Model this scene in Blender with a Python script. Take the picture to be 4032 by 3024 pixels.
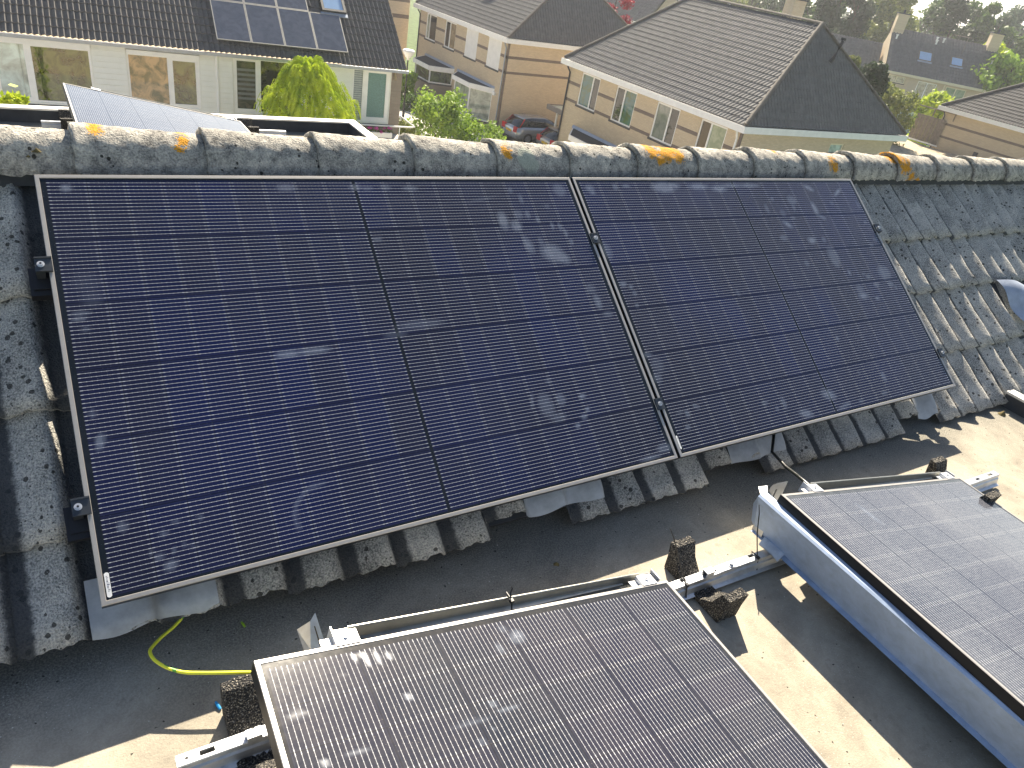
import bpy, math, random
import numpy as np
from mathutils import Vector, Matrix
random.seed(7); RNG = np.random.default_rng(7)
for o in list(bpy.data.objects): bpy.data.objects.remove(o)
S = bpy.context.scene
# ------------------------------------------------------------------ camera
CAMR = np.array([[0.85233632,-0.49644709,0.16450865],[0.13920277,0.51855171,0.84363897],[-0.50412835,-0.69616407,0.51108726]])
CAMC = np.array([0.03270706,-2.22331262,0.71208539]); FPX = 2858.3
cd = bpy.data.cameras.new('camera'); cam = bpy.data.objects.new('camera', cd); S.collection.objects.link(cam)
cd.sensor_fit = 'HORIZONTAL'; cd.sensor_width = 36; cd.lens = FPX/4032*36; cd.clip_start = 0.05; cd.clip_end = 4000
M = Matrix(CAMR.T.tolist()).to_4x4(); M.translation = Vector(CAMC); cam.matrix_world = M; S.camera = cam
# ------------------------------------------------------------------ light
SUN_EL, SUN_AZ = math.radians(39.2), math.radians(31.5)        # azimuth from +Y towards +X
SD = Vector((math.cos(SUN_EL)*math.sin(SUN_AZ), math.cos(SUN_EL)*math.cos(SUN_AZ), math.sin(SUN_EL)))
w = bpy.data.worlds.new('World'); S.world = w; w.use_nodes = True
nt = w.node_tree; bg = nt.nodes['Background']; sk = nt.nodes.new('ShaderNodeTexSky'); sk.sky_type = 'NISHITA'
sk.sun_disc = False; sk.sun_elevation = SUN_EL; sk.sun_rotation = SUN_AZ; sk.air_density = 1.0; sk.dust_density = 1.6; sk.ozone_density = 1.6
tcw = nt.nodes.new('ShaderNodeTexCoord'); sx = nt.nodes.new('ShaderNodeSeparateXYZ'); nt.links.new(tcw.outputs['Generated'], sx.inputs[0])
mr = nt.nodes.new('ShaderNodeMapRange'); mr.interpolation_type = 'SMOOTHERSTEP'; nt.links.new(sx.outputs[2], mr.inputs[0]); mr.inputs[1].default_value = 0.26; mr.inputs[2].default_value = -0.02
mc = nt.nodes.new('ShaderNodeMix'); mc.data_type = 'RGBA'; mc.blend_type = 'ADD'; mc.inputs[7].default_value = (10.0, 10.1, 9.8, 1); nt.links.new(mr.outputs[0], mc.inputs[0]); nt.links.new(sk.outputs[0], mc.inputs[6])   # bright milky haze low over the horizon
nt.links.new(mc.outputs[2], bg.inputs[0]); bg.inputs[1].default_value = 0.052
sl = bpy.data.lights.new('sun', 'SUN'); sl.energy = 5.0; sl.angle = math.radians(0.5); sl.color = (1.0, 0.89, 0.72)
so = bpy.data.objects.new('sun', sl); S.collection.objects.link(so); so.rotation_euler = (-SD).to_track_quat('-Z', 'Y').to_euler()
S.view_settings.view_transform = 'Standard'; S.view_settings.look = 'None'; S.view_settings.exposure = 1.58; S.view_settings.gamma = 1
S.cycles.max_bounces = 6; S.cycles.use_denoising = True
# ------------------------------------------------------------------ surveying helpers (photo pixel + a known plane -> real place)
def ray(u, v): return CAMR.T @ np.array([(u-2016)/FPX, -(v-1512)/FPX, -1.0])
def hit(u, v, n, c):
    d = ray(u, v); n = np.array(n, float); return CAMC + (c-n@CAMC)/(n@d)*d
def at_z(u, v, z): return hit(u, v, (0,0,1), z)
def at_y(u, v, y): return hit(u, v, (0,1,0), y)
def at_x(u, v, x): return hit(u, v, (1,0,0), x)
def at_d(u, v, dist):
    d = ray(u, v); return CAMC + d*dist/math.hypot(d[0], d[1])
# ------------------------------------------------------------------ objects
COL = S.collection
class MB:
    def __init__(s): s.v=[]; s.f=[]; s.m=[]; s.uv={}
    def add(s, vs, fs, mi=0):
        b=len(s.v); s.v.extend([tuple(map(float,p)) for p in vs])
        for f in fs: s.f.append(tuple(b+i for i in f)); s.m.append(mi)
    def quad(s,a,b,c,d,mi=0): s.add([a,b,c,d],[(0,1,2,3)],mi)
    def box(s, o, u, v, n, a, mi=0):   # o origin, axes u v n, a=(u0,u1,v0,v1,n0,n1)
        o,u,v,n=[np.array(q,float) for q in (o,u,v,n)]
        P=[o+u*x+v*y+n*z for z in (a[4],a[5]) for y in (a[2],a[3]) for x in (a[0],a[1])]
        s.add(P,[(0,2,3,1),(4,5,7,6),(0,1,5,4),(2,6,7,3),(0,4,6,2),(1,3,7,5)],mi)
    def cbox(s,x0,x1,y0,y1,z0,z1,mi=0): s.box((0,0,0),(1,0,0),(0,1,0),(0,0,1),(x0,x1,y0,y1,z0,z1),mi)
    def prism(s, prof, A, B, up=None, mi=0, caps=True): # prof: list of 3d offset vectors
        A=np.array(A,float);B=np.array(B,float);n=len(prof)
        vs=[A+np.array(p) for p in prof]+[B+np.array(p) for p in prof]
        fs=[(i,(i+1)%n,n+(i+1)%n,n+i) for i in range(n)]
        if caps: fs+=[tuple(range(n))[::-1],tuple(range(n,2*n))]
        s.add(vs,fs,mi)
    def tube(s, pts, r, seg=8, mi=0):
        pts=[Vector(p) for p in pts]; rs=r if isinstance(r,(list,tuple)) else [r]*len(pts); rings=[]
        up=Vector((0,0,1))
        for i,p in enumerate(pts):
            t=(pts[min(i+1,len(pts)-1)]-pts[max(i-1,0)]).normalized()
            a=t.cross(up if abs(t.z)<.95 else Vector((1,0,0))).normalized(); b=t.cross(a)
            rings.append([p+a*math.cos(2*math.pi*k/seg)*rs[i]+b*math.sin(2*math.pi*k/seg)*rs[i] for k in range(seg)])
        vs=[q for R_ in rings for q in R_]; fs=[]
        for i in range(len(pts)-1):
            for k in range(seg): fs.append((i*seg+k,i*seg+(k+1)%seg,(i+1)*seg+(k+1)%seg,(i+1)*seg+k))
        fs.append(tuple(range(seg))[::-1]); fs.append(tuple(range((len(pts)-1)*seg,len(pts)*seg)))
        s.add(vs,fs,mi)
    def cyl(s,A,B,r,seg=12,mi=0): s.tube([A,B],r,seg,mi)
    def disc(s,c,n,r,seg=12,mi=0):
        n=Vector(n).normalized(); a=n.orthogonal().normalized(); b=n.cross(a); c=Vector(c)
        s.add([c+a*math.cos(2*math.pi*k/seg)*r+b*math.sin(2*math.pi*k/seg)*r for k in range(seg)],[tuple(range(seg))],mi)
def obj(name, mb, mat, parent=None, smooth=False, attrs=None, uv=None):
    me=bpy.data.meshes.new(name); off=np.array(parent.matrix_world.translation if parent and not parent.parent else (ABS.get(parent.name,(0,0,0)) if parent else (0,0,0)))
    v=np.array(mb.v,float)-off
    me.from_pydata(v.tolist(),[],mb.f); me.update()
    for m in (mat if isinstance(mat,(list,tuple)) else [mat]): me.materials.append(m)
    if any(mb.m): me.polygons.foreach_set('material_index',mb.m)
    if smooth: me.polygons.foreach_set('use_smooth',[True]*len(me.polygons))
    if attrs:
        for k,a in attrs.items():
            at=me.attributes.new(k,'FLOAT','POINT'); at.data.foreach_set('value',np.asarray(a,np.float32))
    if uv is not None:
        l=me.uv_layers.new(name='UVMap'); vi=np.zeros(len(me.loops),int); me.loops.foreach_get('vertex_index',vi)
        l.data.foreach_set('uv',np.asarray(uv,np.float32)[vi].ravel())
    o=bpy.data.objects.new(name,me); COL.objects.link(o)
    if parent: o.parent=parent; ABS[o.name]=tuple(off)
    return o
ABS={}
def tag(o,label=None,cat=None,group=None,kind=None):
    if label: o['label']=label
    if cat: o['category']=cat
    if group: o['group']=group
    if kind: o['kind']=kind
    return o
def thing(name,label,cat,loc,group=None):
    o=bpy.data.objects.new(name,None); COL.objects.link(o); o.location=Vector([float(q) for q in loc]); o.empty_display_size=.05
    o.matrix_world=Matrix.Translation(o.location); ABS[o.name]=tuple(o.location)
    return tag(o,label,cat,group)
def single(name,mb,mat,label,cat,group=None,smooth=False):
    c=np.array(mb.v).mean(0); c[2]=np.array(mb.v)[:,2].min(); mb.v=(np.array(mb.v)-c).tolist()
    o=obj(name,mb,mat,None,smooth); o.location=Vector(c); return tag(o,label,cat,group)
# ------------------------------------------------------------------ node helpers
class X:
    def __init__(s,t,sock): s.t=t; s.s=sock
    def op(s,o,b=None,c=None,cl=False):
        n=s.t.nodes.new('ShaderNodeMath'); n.operation=o; n.use_clamp=cl
        for i,q in enumerate((s,b,c)):
            if q is None: continue
            if isinstance(q,X): s.t.links.new(q.s,n.inputs[i])
            else: n.inputs[i].default_value=q
        return X(s.t,n.outputs[0])
    def __add__(s,b): return s.op('ADD',b)
    def __sub__(s,b): return s.op('SUBTRACT',b)
    def __mul__(s,b): return s.op('MULTIPLY',b)
    def __truediv__(s,b): return s.op('DIVIDE',b)
    def lt(s,b): return s.op('LESS_THAN',b)
    def gt(s,b): return s.op('GREATER_THAN',b)
    def abs(s): return s.op('ABSOLUTE')
    def fr(s): return s.op('FRACT')
    def fl(s): return s.op('FLOOR')
    def sm(s,a,b):   # smoothstep-like ramp a->b
        n=s.t.nodes.new('ShaderNodeMapRange'); n.interpolation_type='SMOOTHSTEP'
        s.t.links.new(s.s,n.inputs[0]); n.inputs[1].default_value=a; n.inputs[2].default_value=b; return X(s.t,n.outputs[0])
class Mat:
    def __init__(s,name,rough=.7,metal=0,spec=.5,color=(.5,.5,.5)):
        m=bpy.data.materials.new(name); m.use_nodes=True; s.m=m; s.t=m.node_tree; s.b=s.t.nodes['Principled BSDF']
        s.b.inputs['Roughness'].default_value=rough; s.b.inputs['Metallic'].default_value=metal
        s.b.inputs['Specular IOR Level'].default_value=spec; s.b.inputs['Base Color'].default_value=(*color,1)
        s.tc=s.t.nodes.new('ShaderNodeTexCoord'); s.geo=s.t.nodes.new('ShaderNodeNewGeometry')
    def pos(s): return s.geo.outputs['Position']
    def sep(s,sock):
        n=s.t.nodes.new('ShaderNodeSeparateXYZ'); s.t.links.new(sock,n.inputs[0]); return [X(s.t,o) for o in n.outputs]
    def comb(s,*a):
        n=s.t.nodes.new('ShaderNodeCombineXYZ')
        for i,q in enumerate(a):
            if isinstance(q,X): s.t.links.new(q.s,n.inputs[i])
            else: n.inputs[i].default_value=q
        return n.outputs[0]
    def scale(s,vec,sc):
        n=s.t.nodes.new('ShaderNodeVectorMath'); n.operation='MULTIPLY'; s.t.links.new(vec,n.inputs[0]); n.inputs[1].default_value=sc; return n.outputs[0]
    def noise(s,scale,detail=4,rough=.6,vec=None,dist=0):
        n=s.t.nodes.new('ShaderNodeTexNoise'); s.t.links.new(vec or s.pos(),n.inputs['Vector']); n.inputs['Scale'].default_value=scale
        n.inputs['Detail'].default_value=detail; n.inputs['Roughness'].default_value=rough; n.inputs['Distortion'].default_value=dist
        return X(s.t,n.outputs[0])
    def vor(s,scale,vec=None,feat='F1',rnd=1.0,out='Distance'):
        n=s.t.nodes.new('ShaderNodeTexVoronoi'); n.feature=feat; s.t.links.new(vec or s.pos(),n.inputs['Vector']); n.inputs['Scale'].default_value=scale
        n.inputs['Randomness'].default_value=rnd; return X(s.t,n.outputs[out])
    def ramp(s,fac,stops):
        n=s.t.nodes.new('ShaderNodeValToRGB'); s.t.links.new(fac.s,n.inputs[0]); e=n.color_ramp.elements
        while len(e)<len(stops): e.new(.5)
        for q,(p,c) in zip(e,stops): q.position=p; q.color=(*c,1)
        return n.outputs[0]
    def mix(s,fac,a,b,mode='MIX'):
        n=s.t.nodes.new('ShaderNodeMix'); n.data_type='RGBA'; n.blend_type=mode
        if isinstance(fac,X): s.t.links.new(fac.s,n.inputs[0])
        else: n.inputs[0].default_value=fac
        for i,q in ((6,a),(7,b)):
            if isinstance(q,tuple): n.inputs[i].default_value=(*q,1)
            else: s.t.links.new(q,n.inputs[i])
        return n.outputs[2]
    def col(s,c):
        if isinstance(c,tuple): s.b.inputs['Base Color'].default_value=(*c,1)
        else: s.t.links.new(c,s.b.inputs['Base Color'])
    def rough(s,x): s.t.links.new(x.s,s.b.inputs['Roughness'])
    def bump(s,h,strength=.5,dist=.01):
        n=s.t.nodes.new('ShaderNodeBump'); s.t.links.new(h.s,n.inputs['Height']); n.inputs['Strength'].default_value=strength; n.inputs['Distance'].default_value=dist
        s.t.links.new(n.outputs[0],s.b.inputs['Normal'])
    def attr(s,name):
        n=s.t.nodes.new('ShaderNodeAttribute'); n.attribute_name=name; return X(s.t,n.outputs['Fac'])
# ------------------------------------------------------------------ materials
def m_tile():
    m=Mat('weathered_concrete_tile',.93,spec=.25)
    n1=m.noise(7,6,.65); n2=m.noise(210,2,.6); n3=m.noise(42,4,.7)
    c=m.ramp(n1*.42+n2*.58,[(.34,(.10,.10,.095)),(.45,(.30,.295,.27)),(.54,(.50,.48,.43)),(.66,(.74,.70,.62))])
    v=m.vor(30,rnd=1); patch=(v+ (n3-.5)*.35).lt(.20)*m.noise(5,2).gt(.47)
    c=m.mix(patch*.85,c,(.028,.028,.026))
    v2=m.vor(75); c=m.mix((v2+(n2-.5)*.3).lt(.16)*m.noise(9,2).gt(.52)*.8,c,(.03,.03,.028))
    c=m.mix(m.vor(120).lt(.17)*m.noise(11,2).gt(.5)*.5,c,(.5,.5,.46))
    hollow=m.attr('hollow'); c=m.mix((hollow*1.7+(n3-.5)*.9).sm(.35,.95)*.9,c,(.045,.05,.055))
    m.col(c); m.bump(n2*.9+n3*.8,.9,.008); return m.m
def m_ridge():
    m=Mat('weathered_ridge_tile',.93,spec=.25)
    n1=m.noise(9,6,.7); n2=m.noise(190,3,.7); n3=m.noise(36,5,.7)
    n2=m.noise(200,2,.6); c=m.ramp(n1*.38+n2*.34+n3*.28,[(.36,(.09,.087,.08)),(.45,(.28,.265,.235)),(.53,(.46,.43,.37)),(.64,(.74,.68,.57))])
    v=m.vor(34); c=m.mix((v+(n3-.5)*.4).lt(.17)*m.noise(6,2).gt(.5)*.9,c,(.025,.024,.02))
    li=m.attr('lichen')*1.0; lm=(li*.9+(n3-.5)*2.0+(n2-.5)*1.2).sm(.50,.58)*li.gt(.06)
    c=m.mix(lm,c,m.ramp(n2,[(.3,(.42,.16,.01)),(.6,(.75,.36,.03))]))
    pl=m.attr('pale'); c=m.mix((pl+(n3-.5)*.5).sm(.5,.6)*.7,c,(.42,.45,.36))
    m.col(c); m.bump(n2*.8+n3,.9,.009); return m.m
def m_flat():
    m=Mat('mineral_roofing_felt',.9,spec=.3)
    n1=m.noise(2.2,6,.65,dist=.6); n2=m.noise(210,2,.7); n3=m.noise(18,5,.7,dist=.3); y=m.sep(m.pos())[1]; x=m.sep(m.pos())[0]
    c=m.ramp(n1*.6+n3*.25+n2*.15,[(.33,(.17,.152,.125)),(.5,(.34,.305,.24)),(.66,(.50,.45,.36))])
    c=m.mix(n3.sm(.56,.7)*.5,c,(.2,.175,.135))
    # dark algae along the tile foot; the roof's shade strip is painted in too
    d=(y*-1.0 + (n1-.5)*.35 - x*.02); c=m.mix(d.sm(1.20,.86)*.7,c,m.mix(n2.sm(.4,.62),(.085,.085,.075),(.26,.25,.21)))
    sp=m.vor(95); c=m.mix(sp.lt(.13)*m.noise(5,2).gt(.5)*.6,c,(.55,.53,.47))
    sp2=m.vor(26); c=m.mix((sp2+(n2-.5)*.2).lt(.075)*.9,c,(.03,.028,.022))
    m.col(c); m.bump(n2*.6+n3*.6,.5,.004); return m.m
def m_cell(blue=1.0,dust=.06,dustcol=(.30,.28,.25)):
    m=Mat('solar_cell_glass',.09,spec=.36); u=m.sep(m.tc.outputs['UV']); x,y=u[0],u[1]
    x1=(x-.861).abs()-.0045; cx=x1/.0925; fx=cx.fr()*.0925; cy=(y-.0165)/.1835; fy=cy.fr()*.1835
    inside=x1.gt(0)*x1.lt(.8325)*cy.gt(0)*cy.lt(6)
    cell=(m.comb(x.op('SIGN')*0+cx.fl()+(x.gt(.861)*31),cy.fl(),0.0))
    wn=m.t.nodes.new('ShaderNodeTexWhiteNoise'); m.t.links.new(cell,wn.inputs['Vector']); wv=X(m.t,wn.outputs['Value'])
    big=m.noise(1.3,3)
    cc=m.mix((wv*.16+big*1.0).sm(.30,.78),(.003*blue,.007,.055*blue),(.007,.008,.026))
    gap=(fx.lt(.0012)+fx.gt(.0913)+fy.lt(.0014)+fy.gt(.1821)).op('MINIMUM',1.0)
    c=m.mix(gap*.6,cc,(.004,.005,.008))
    edge=((fx-.0022).abs().lt(.0005)+(fy-.0028).abs().lt(.0005)+(fy-.1807).abs().lt(.0005)).op('MINIMUM',1.0); c=m.mix(edge*.12,c,(.12,.13,.16))
    yb=(fy-.0088)/.01105; on=yb.gt(-.5)*yb.lt(15.5); dy=((yb+.5).fr()-.5).abs()*.0107
    endd=fx.op('MINIMUM',(fx*-1)+.0925); wide=.00042+0
    pad=endd.lt(.007)*endd.gt(.0012)*dy.lt(.0008)
    dot=(((fx/.0115).fr()-.5).abs().lt(.07))*dy.lt(.0009)
    line=dy.lt(.00047)
    bus=(line*.85+pad*.9+dot*.7).op('MINIMUM',1.0)*on
    lit=(bus*inside)
    c=m.mix(lit,c,(.52,.53,.55)); c=m.mix(inside,(.006,.009,.012),c)
    n=m.noise(60,4,.7); nb=m.noise(2.3,4,.6,dist=1.0)
    dd=(n*.6+nb*.7).sm(.45,.95)*dust*2+dust
    sp=m.vor(150).lt(.09)*m.noise(9,2).gt(.5); dd=(dd+sp*.45)
    c=m.mix(dd.op('MINIMUM',1.0),c,dustcol)
    sm=m.attr('smudge_glare'); st=m.noise(70,3,.7); sf=(sm*(st*.9+.45)).op('MINIMUM',1.0)
    c=m.mix(sf*.42,c,(.30,.36,.46))
    m.col(c); m.rough((sf*.35+.07)+dd*.5); m.b.inputs['Metallic'].default_value=0
    return m.m
def plain(name,c,rough=.6,metal=0,spec=.5,var=.15,scale=8,bump=0):
    m=Mat(name,rough,metal,spec); n=m.noise(scale,5,.65)
    lo=tuple(q*(1-var) for q in c); hi=tuple(min(1,q*(1+var)) for q in c); m.col(m.ramp(n,[(.3,lo),(.7,hi)]))
    if bump: m.bump(m.noise(scale*6,4),bump,.004)
    return m.m
def m_brick(name,c1,c2,mortar,sc=1.0):
    m=Mat(name,.9,spec=.2); p=m.sep(m.pos()); vec=m.comb(p[0]+p[1],p[2],0.0)
    b=m.t.nodes.new('ShaderNodeTexBrick'); m.t.links.new(vec,b.inputs['Vector']); b.inputs['Scale'].default_value=1.0
    b.inputs['Brick Width'].default_value=.21; b.inputs['Row Height'].default_value=.0625; b.inputs['Mortar Size'].default_value=.007
    b.inputs['Color1'].default_value=(*c1,1); b.inputs['Color2'].default_value=(*c2,1); b.inputs['Mortar'].default_value=(*mortar,1)
    n=m.noise(.8,5,.6); n2=m.noise(20,3)
    c=m.mix((n*.5+n2*.5).sm(.35,.7)*.35,b.outputs[0],tuple(q*.62 for q in c1)); m.col(c); return m.m
def m_leaf(name,dark,light,trans=.25,scale=3):
    m=Mat(name,.6,spec=.25); n=m.noise(scale,3,.6)
    oi=m.t.nodes.new('ShaderNodeObjectInfo'); c=m.ramp(n,[(.3,dark),(.7,light)]); m.col(c)
    tb=m.t.nodes.new('ShaderNodeBsdfTranslucent'); m.t.links.new(c,tb.inputs[0]); mx=m.t.nodes.new('ShaderNodeMixShader'); mx.inputs[0].default_value=trans
    m.t.links.new(m.b.outputs[0],mx.inputs[1]); m.t.links.new(tb.outputs[0],mx.inputs[2]); m.t.links.new(mx.outputs[0],m.t.nodes['Material Output'].inputs[0]); return m.m
def m_rubber():
    m=Mat('recycled_rubber',.85,spec=.35); v=m.vor(190); vc=m.vor(190,out='Color') if False else m.noise(260,2,.8)
    c=m.ramp(vc,[(.4,(.012,.012,.013)),(.56,(.05,.048,.045)),(.66,(.42,.38,.31))]); m.col(c); m.bump(v,1.0,.006); return m.m
def m_galv(name='galvanised_steel',c=(.66,.68,.70),rough=.42,metal=.85):
    m=Mat(name,rough,metal); n=m.noise(30,5,.7,dist=.4); n2=m.noise(6,3)
    m.col(m.ramp(n*.6+n2*.4,[(.35,tuple(q*.78 for q in c)),(.65,tuple(min(1,q*1.1) for q in c))])); m.rough(n*.25+(rough-.1)); return m.m
def m_deck_tile_far(name,c):
    m=Mat(name,.85,spec=.3); n=m.noise(3,5,.7); n2=m.noise(60,3,.7); m.col(m.ramp(n*.5+n2*.5,[(.3,tuple(q*.6 for q in c)),(.55,c),(.72,tuple(q*1.6 for q in c))])); return m.m
T_FG=m_tile(); T_RIDGE=m_ridge(); FLAT=m_flat()
CELL_SLOPE=m_cell(1.0,.016,(.22,.24,.30)); CELL_FLAT=m_cell(.35,.04,(.33,.29,.24)); CELL_PALE=m_cell(.5,.10,(.36,.37,.38)); CELL_SKY=m_cell(.6,.05,(.3,.33,.36));  # CELL_PALE: heavier dust tone also paints in the pale sky reflection
FRAME=plain('black_frame_sunlit_rim',(.42,.40,.37),.42,.45,.5,.06,40); FRAME_SIDE=plain('black_frame_side',(.012,.013,.016),.4,.3,.5,.1,20)  # rim of the black frame painted lighter for its sunlit look
STICK=None
GALV=m_galv(); ZINC=m_galv('bright_zinc_clip',(.86,.87,.88),.4,.5); LEAD=m_galv('lead_sheet',(.42,.47,.55),.55,.5); RUB=m_rubber()
BLK=plain('black_plastic',(.012,.012,.014),.45,0,.5,.1,30); CLAMP=plain('dark_grey_clamp',(.07,.078,.085),.38,.6,.5,.1,30)
TRIM=plain('aluminium_roof_trim',(.78,.76,.70),.5,.4,.5,.08,10); UPSTAND=plain('dark_bitumen',(.05,.055,.062),.8,0,.3,.25,12,.3)
WHITE=plain('white_painted_wood',(.86,.85,.82),.55,0,.4,.06,3); WHITE_G=plain('white_siding',(.82,.82,.76),.6,0,.3,.05,2); CREAMW=plain('cream_paint',(.70,.64,.47),.55,0,.4,.06,4)
BRICK_Y=m_brick('yellow_brick',(.66,.54,.37),(.58,.46,.31),(.50,.43,.34)); BRICK_O=m_brick('ochre_brick',(.70,.56,.39),(.61,.48,.33),(.55,.46,.35)); BRICK_G=m_brick('grey_brick',(.30,.25,.20),(.26,.21,.17),(.26,.24,.2)); BAND=m_brick('dark_brick_band',(.22,.17,.14),(.18,.14,.12),(.24,.2,.17))
TILE_D=m_deck_tile_far('anthracite_roof_tile',(.155,.152,.148)); TILE_M=m_deck_tile_far('dark_brown_roof_tile',(.14,.132,.125)); RIDGE_D=m_deck_tile_far('ridge_cap_tile',(.15,.135,.115))
def m_glass(name,c,rough=.03):
    m=Mat(name,rough,0,.9); n=m.noise(1.6,4,.6,dist=.5); m.col(m.ramp(n,[(.35,tuple(q*.5 for q in c)),(.65,tuple(q*1.5 for q in c))])); return m.m
GLASS=m_glass('window_glass',(.03,.035,.03)); GLASS_G=m_glass('green_reflecting_glass',(.035,.055,.018)); GLASS_B=m_glass('pale_blind_glass',(.42,.52,.50),.05); SKYLT=plain('skylight_glass',(.35,.5,.7),.05,0,1.0,.1,2)
GUTTER=plain('zinc_gutter',(.35,.37,.40),.5,.5,.5,.1,6); DARKPIPE=plain('dark_downpipe',(.03,.033,.04),.5); SILL=plain('dark_stone_sill',(.07,.065,.065),.7)
CURT=plain('teal_curtain',(.05,.17,.18),.8); CURT_W=plain('grey_net_curtain',(.30,.30,.28),.8); CURT_D=plain('dark_curtain',(.07,.06,.055),.8)
BARK=plain('bark',(.10,.075,.05),.9,0,.2,.3,12)
SOIL=plain('garden_soil',(.09,.07,.05),.95); PAVE=plain('concrete_paving',(.48,.45,.40),.9,0,.3,.2,3,.2); ASPH=plain('asphalt_road',(.07,.07,.072),.9,0,.3,.2,6,.2)
GRASS=plain('lawn',(.07,.11,.03),.95,0,.2,.4,1.5)
# ------------------------------------------------------------------ our own roof
TH=math.radians(35.98376); CT,ST=math.cos(TH),math.sin(TH)
U=np.array([1.,0,0]); V=np.array([0,-CT,-ST]); N=np.array([0,-ST,CT])
def SP(u,v,n=0): return U*u+V*v+N*n
Z0=-.867; G=-9.5
own=thing('terraced_house','grey concrete tiled roof with rounded ridge and two flat dormer roofs, in the foreground','house',(0,.19,G))
def wave(p):          # p: phase array -> height 0..1, slow rise then steep drop on the right
    p=np.mod(p,1.0)
    return np.where(p<.74,.5-.5*np.cos(np.pi*(p/.74)**1.15), .5+.5*np.cos(np.pi*np.clip((p-.74)/.17,0,1)))
WP=.1506; WX=4.01+.26*WP      # wave pitch, phase origin (crest at p=.74)
def roof_tiles():
    mb=MB(); hol=[]
    rows=[(-.10,.300),(.27,.612),(.582,.945),(.915,None)]
    rowsR=rows[:3]+[(.915,1.262),(1.232,1.59),(1.56,1.92)]
    ntile=range(-6,20); seg=26; AMP=.034
    for k in ntile:
        x0=WX-.02+k*2*WP-12*2*WP; x1=x0+2*WP
        xc=(x0+x1)/2
        rr=rowsR if xc>4.2 else rows
        for ri,(va,vb) in enumerate(rr):
            if vb is None: vb=1.185+max(0,min(2.6,xc))*.030
            if ri==2 and 4.5<xc<4.85: continue   # the slipped tile
            # pieces replaced with metal flashing
            cut=None
            if ri==3 and xc<4.0:
                for (a,b) in FLASH: 
                    if a<=xc<=b: cut=1
            if cut: vb-=.06
            j=RNG.normal(0,1,6); dv=j[0]*.004; dn=j[1]*.0015; tilt=j[2]*.002; yaw=j[3]*.003
            xs=np.linspace(x0,x1+.012,seg+1); ph=(xs-WX)/WP
            h=wave(ph)*AMP; h[-2:]+=.002
            vs=np.linspace(va,vb,5 if vb-va<.3 else 8)
            verts=[]; b0=len(mb.v)
            for v_ in vs:
                f=(v_-va)/(vb-va); base=-.10-AMP-.0-.024*(1-f)+dn
                for i,x in enumerate(xs):
                    wob=.0012*math.sin(x*61+v_*37+k)+.001*math.sin(x*133+v_*91)
                    jit=(.0035*math.sin(x*97+k*3+ri)+.003*math.sin(x*211+ri*5)) if v_==vs[-1] else 0
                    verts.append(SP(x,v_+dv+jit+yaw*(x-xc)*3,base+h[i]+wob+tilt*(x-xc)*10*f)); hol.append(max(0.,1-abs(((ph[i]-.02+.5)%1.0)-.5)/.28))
            m=len(xs); fs=[]
            for a in range(len(vs)-1):
                for i in range(m-1): fs.append((a*m+i,(a+1)*m+i,(a+1)*m+i+1,a*m+i+1))
            # front edge thickness
            L=(len(vs)-1)*m; nb=len(verts)
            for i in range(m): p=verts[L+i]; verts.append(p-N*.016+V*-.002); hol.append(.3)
            for i in range(m-1): fs.append((L+i,nb+i,nb+i+1,L+i+1))
            # right edge thickness
            nb2=len(verts)
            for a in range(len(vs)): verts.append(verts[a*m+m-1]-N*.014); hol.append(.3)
            for a in range(len(vs)-1): fs.append((a*m+m-1,(a+1)*m+m-1,nb2+a+1,nb2+a))
            mb.add(verts,fs)
    return mb,hol
FLASH=[(-.03,.245),(1.15,1.46),(2.07,2.36),(3.27,3.42)]
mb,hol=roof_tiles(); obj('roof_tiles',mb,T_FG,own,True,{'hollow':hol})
mb=MB()   # battens and underlay below the tiles
mb.box((0,0,0),U,V,N,(-1.5,6.6,-.12,1.17,-.21,-.165)); mb.box((0,0,0),U,V,N,(4.2,6.6,1.17,6.0,-.21,-.165)); mb.box((0,0,0),U,V,N,(4.46,4.9,.55,.95,-.165,-.14)); obj('roof_underlay',mb,UPSTAND,own)
# far slope
N2=np.array([0,ST,CT]); V2=np.array([0,CT,-ST]); RZ=.19*0
mb=MB(); O2=np.array([0,.38,0.0]); mb.box(O2,U,V2,N2,(-1.5,6.6,-.12,1.2,-.21,-.10)); mb.box(O2,U,V2,N2,(2.35,6.6,1.2,6.0,-.21,-.10)); obj('rear_roof_slope',mb,TILE_D,own)
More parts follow.
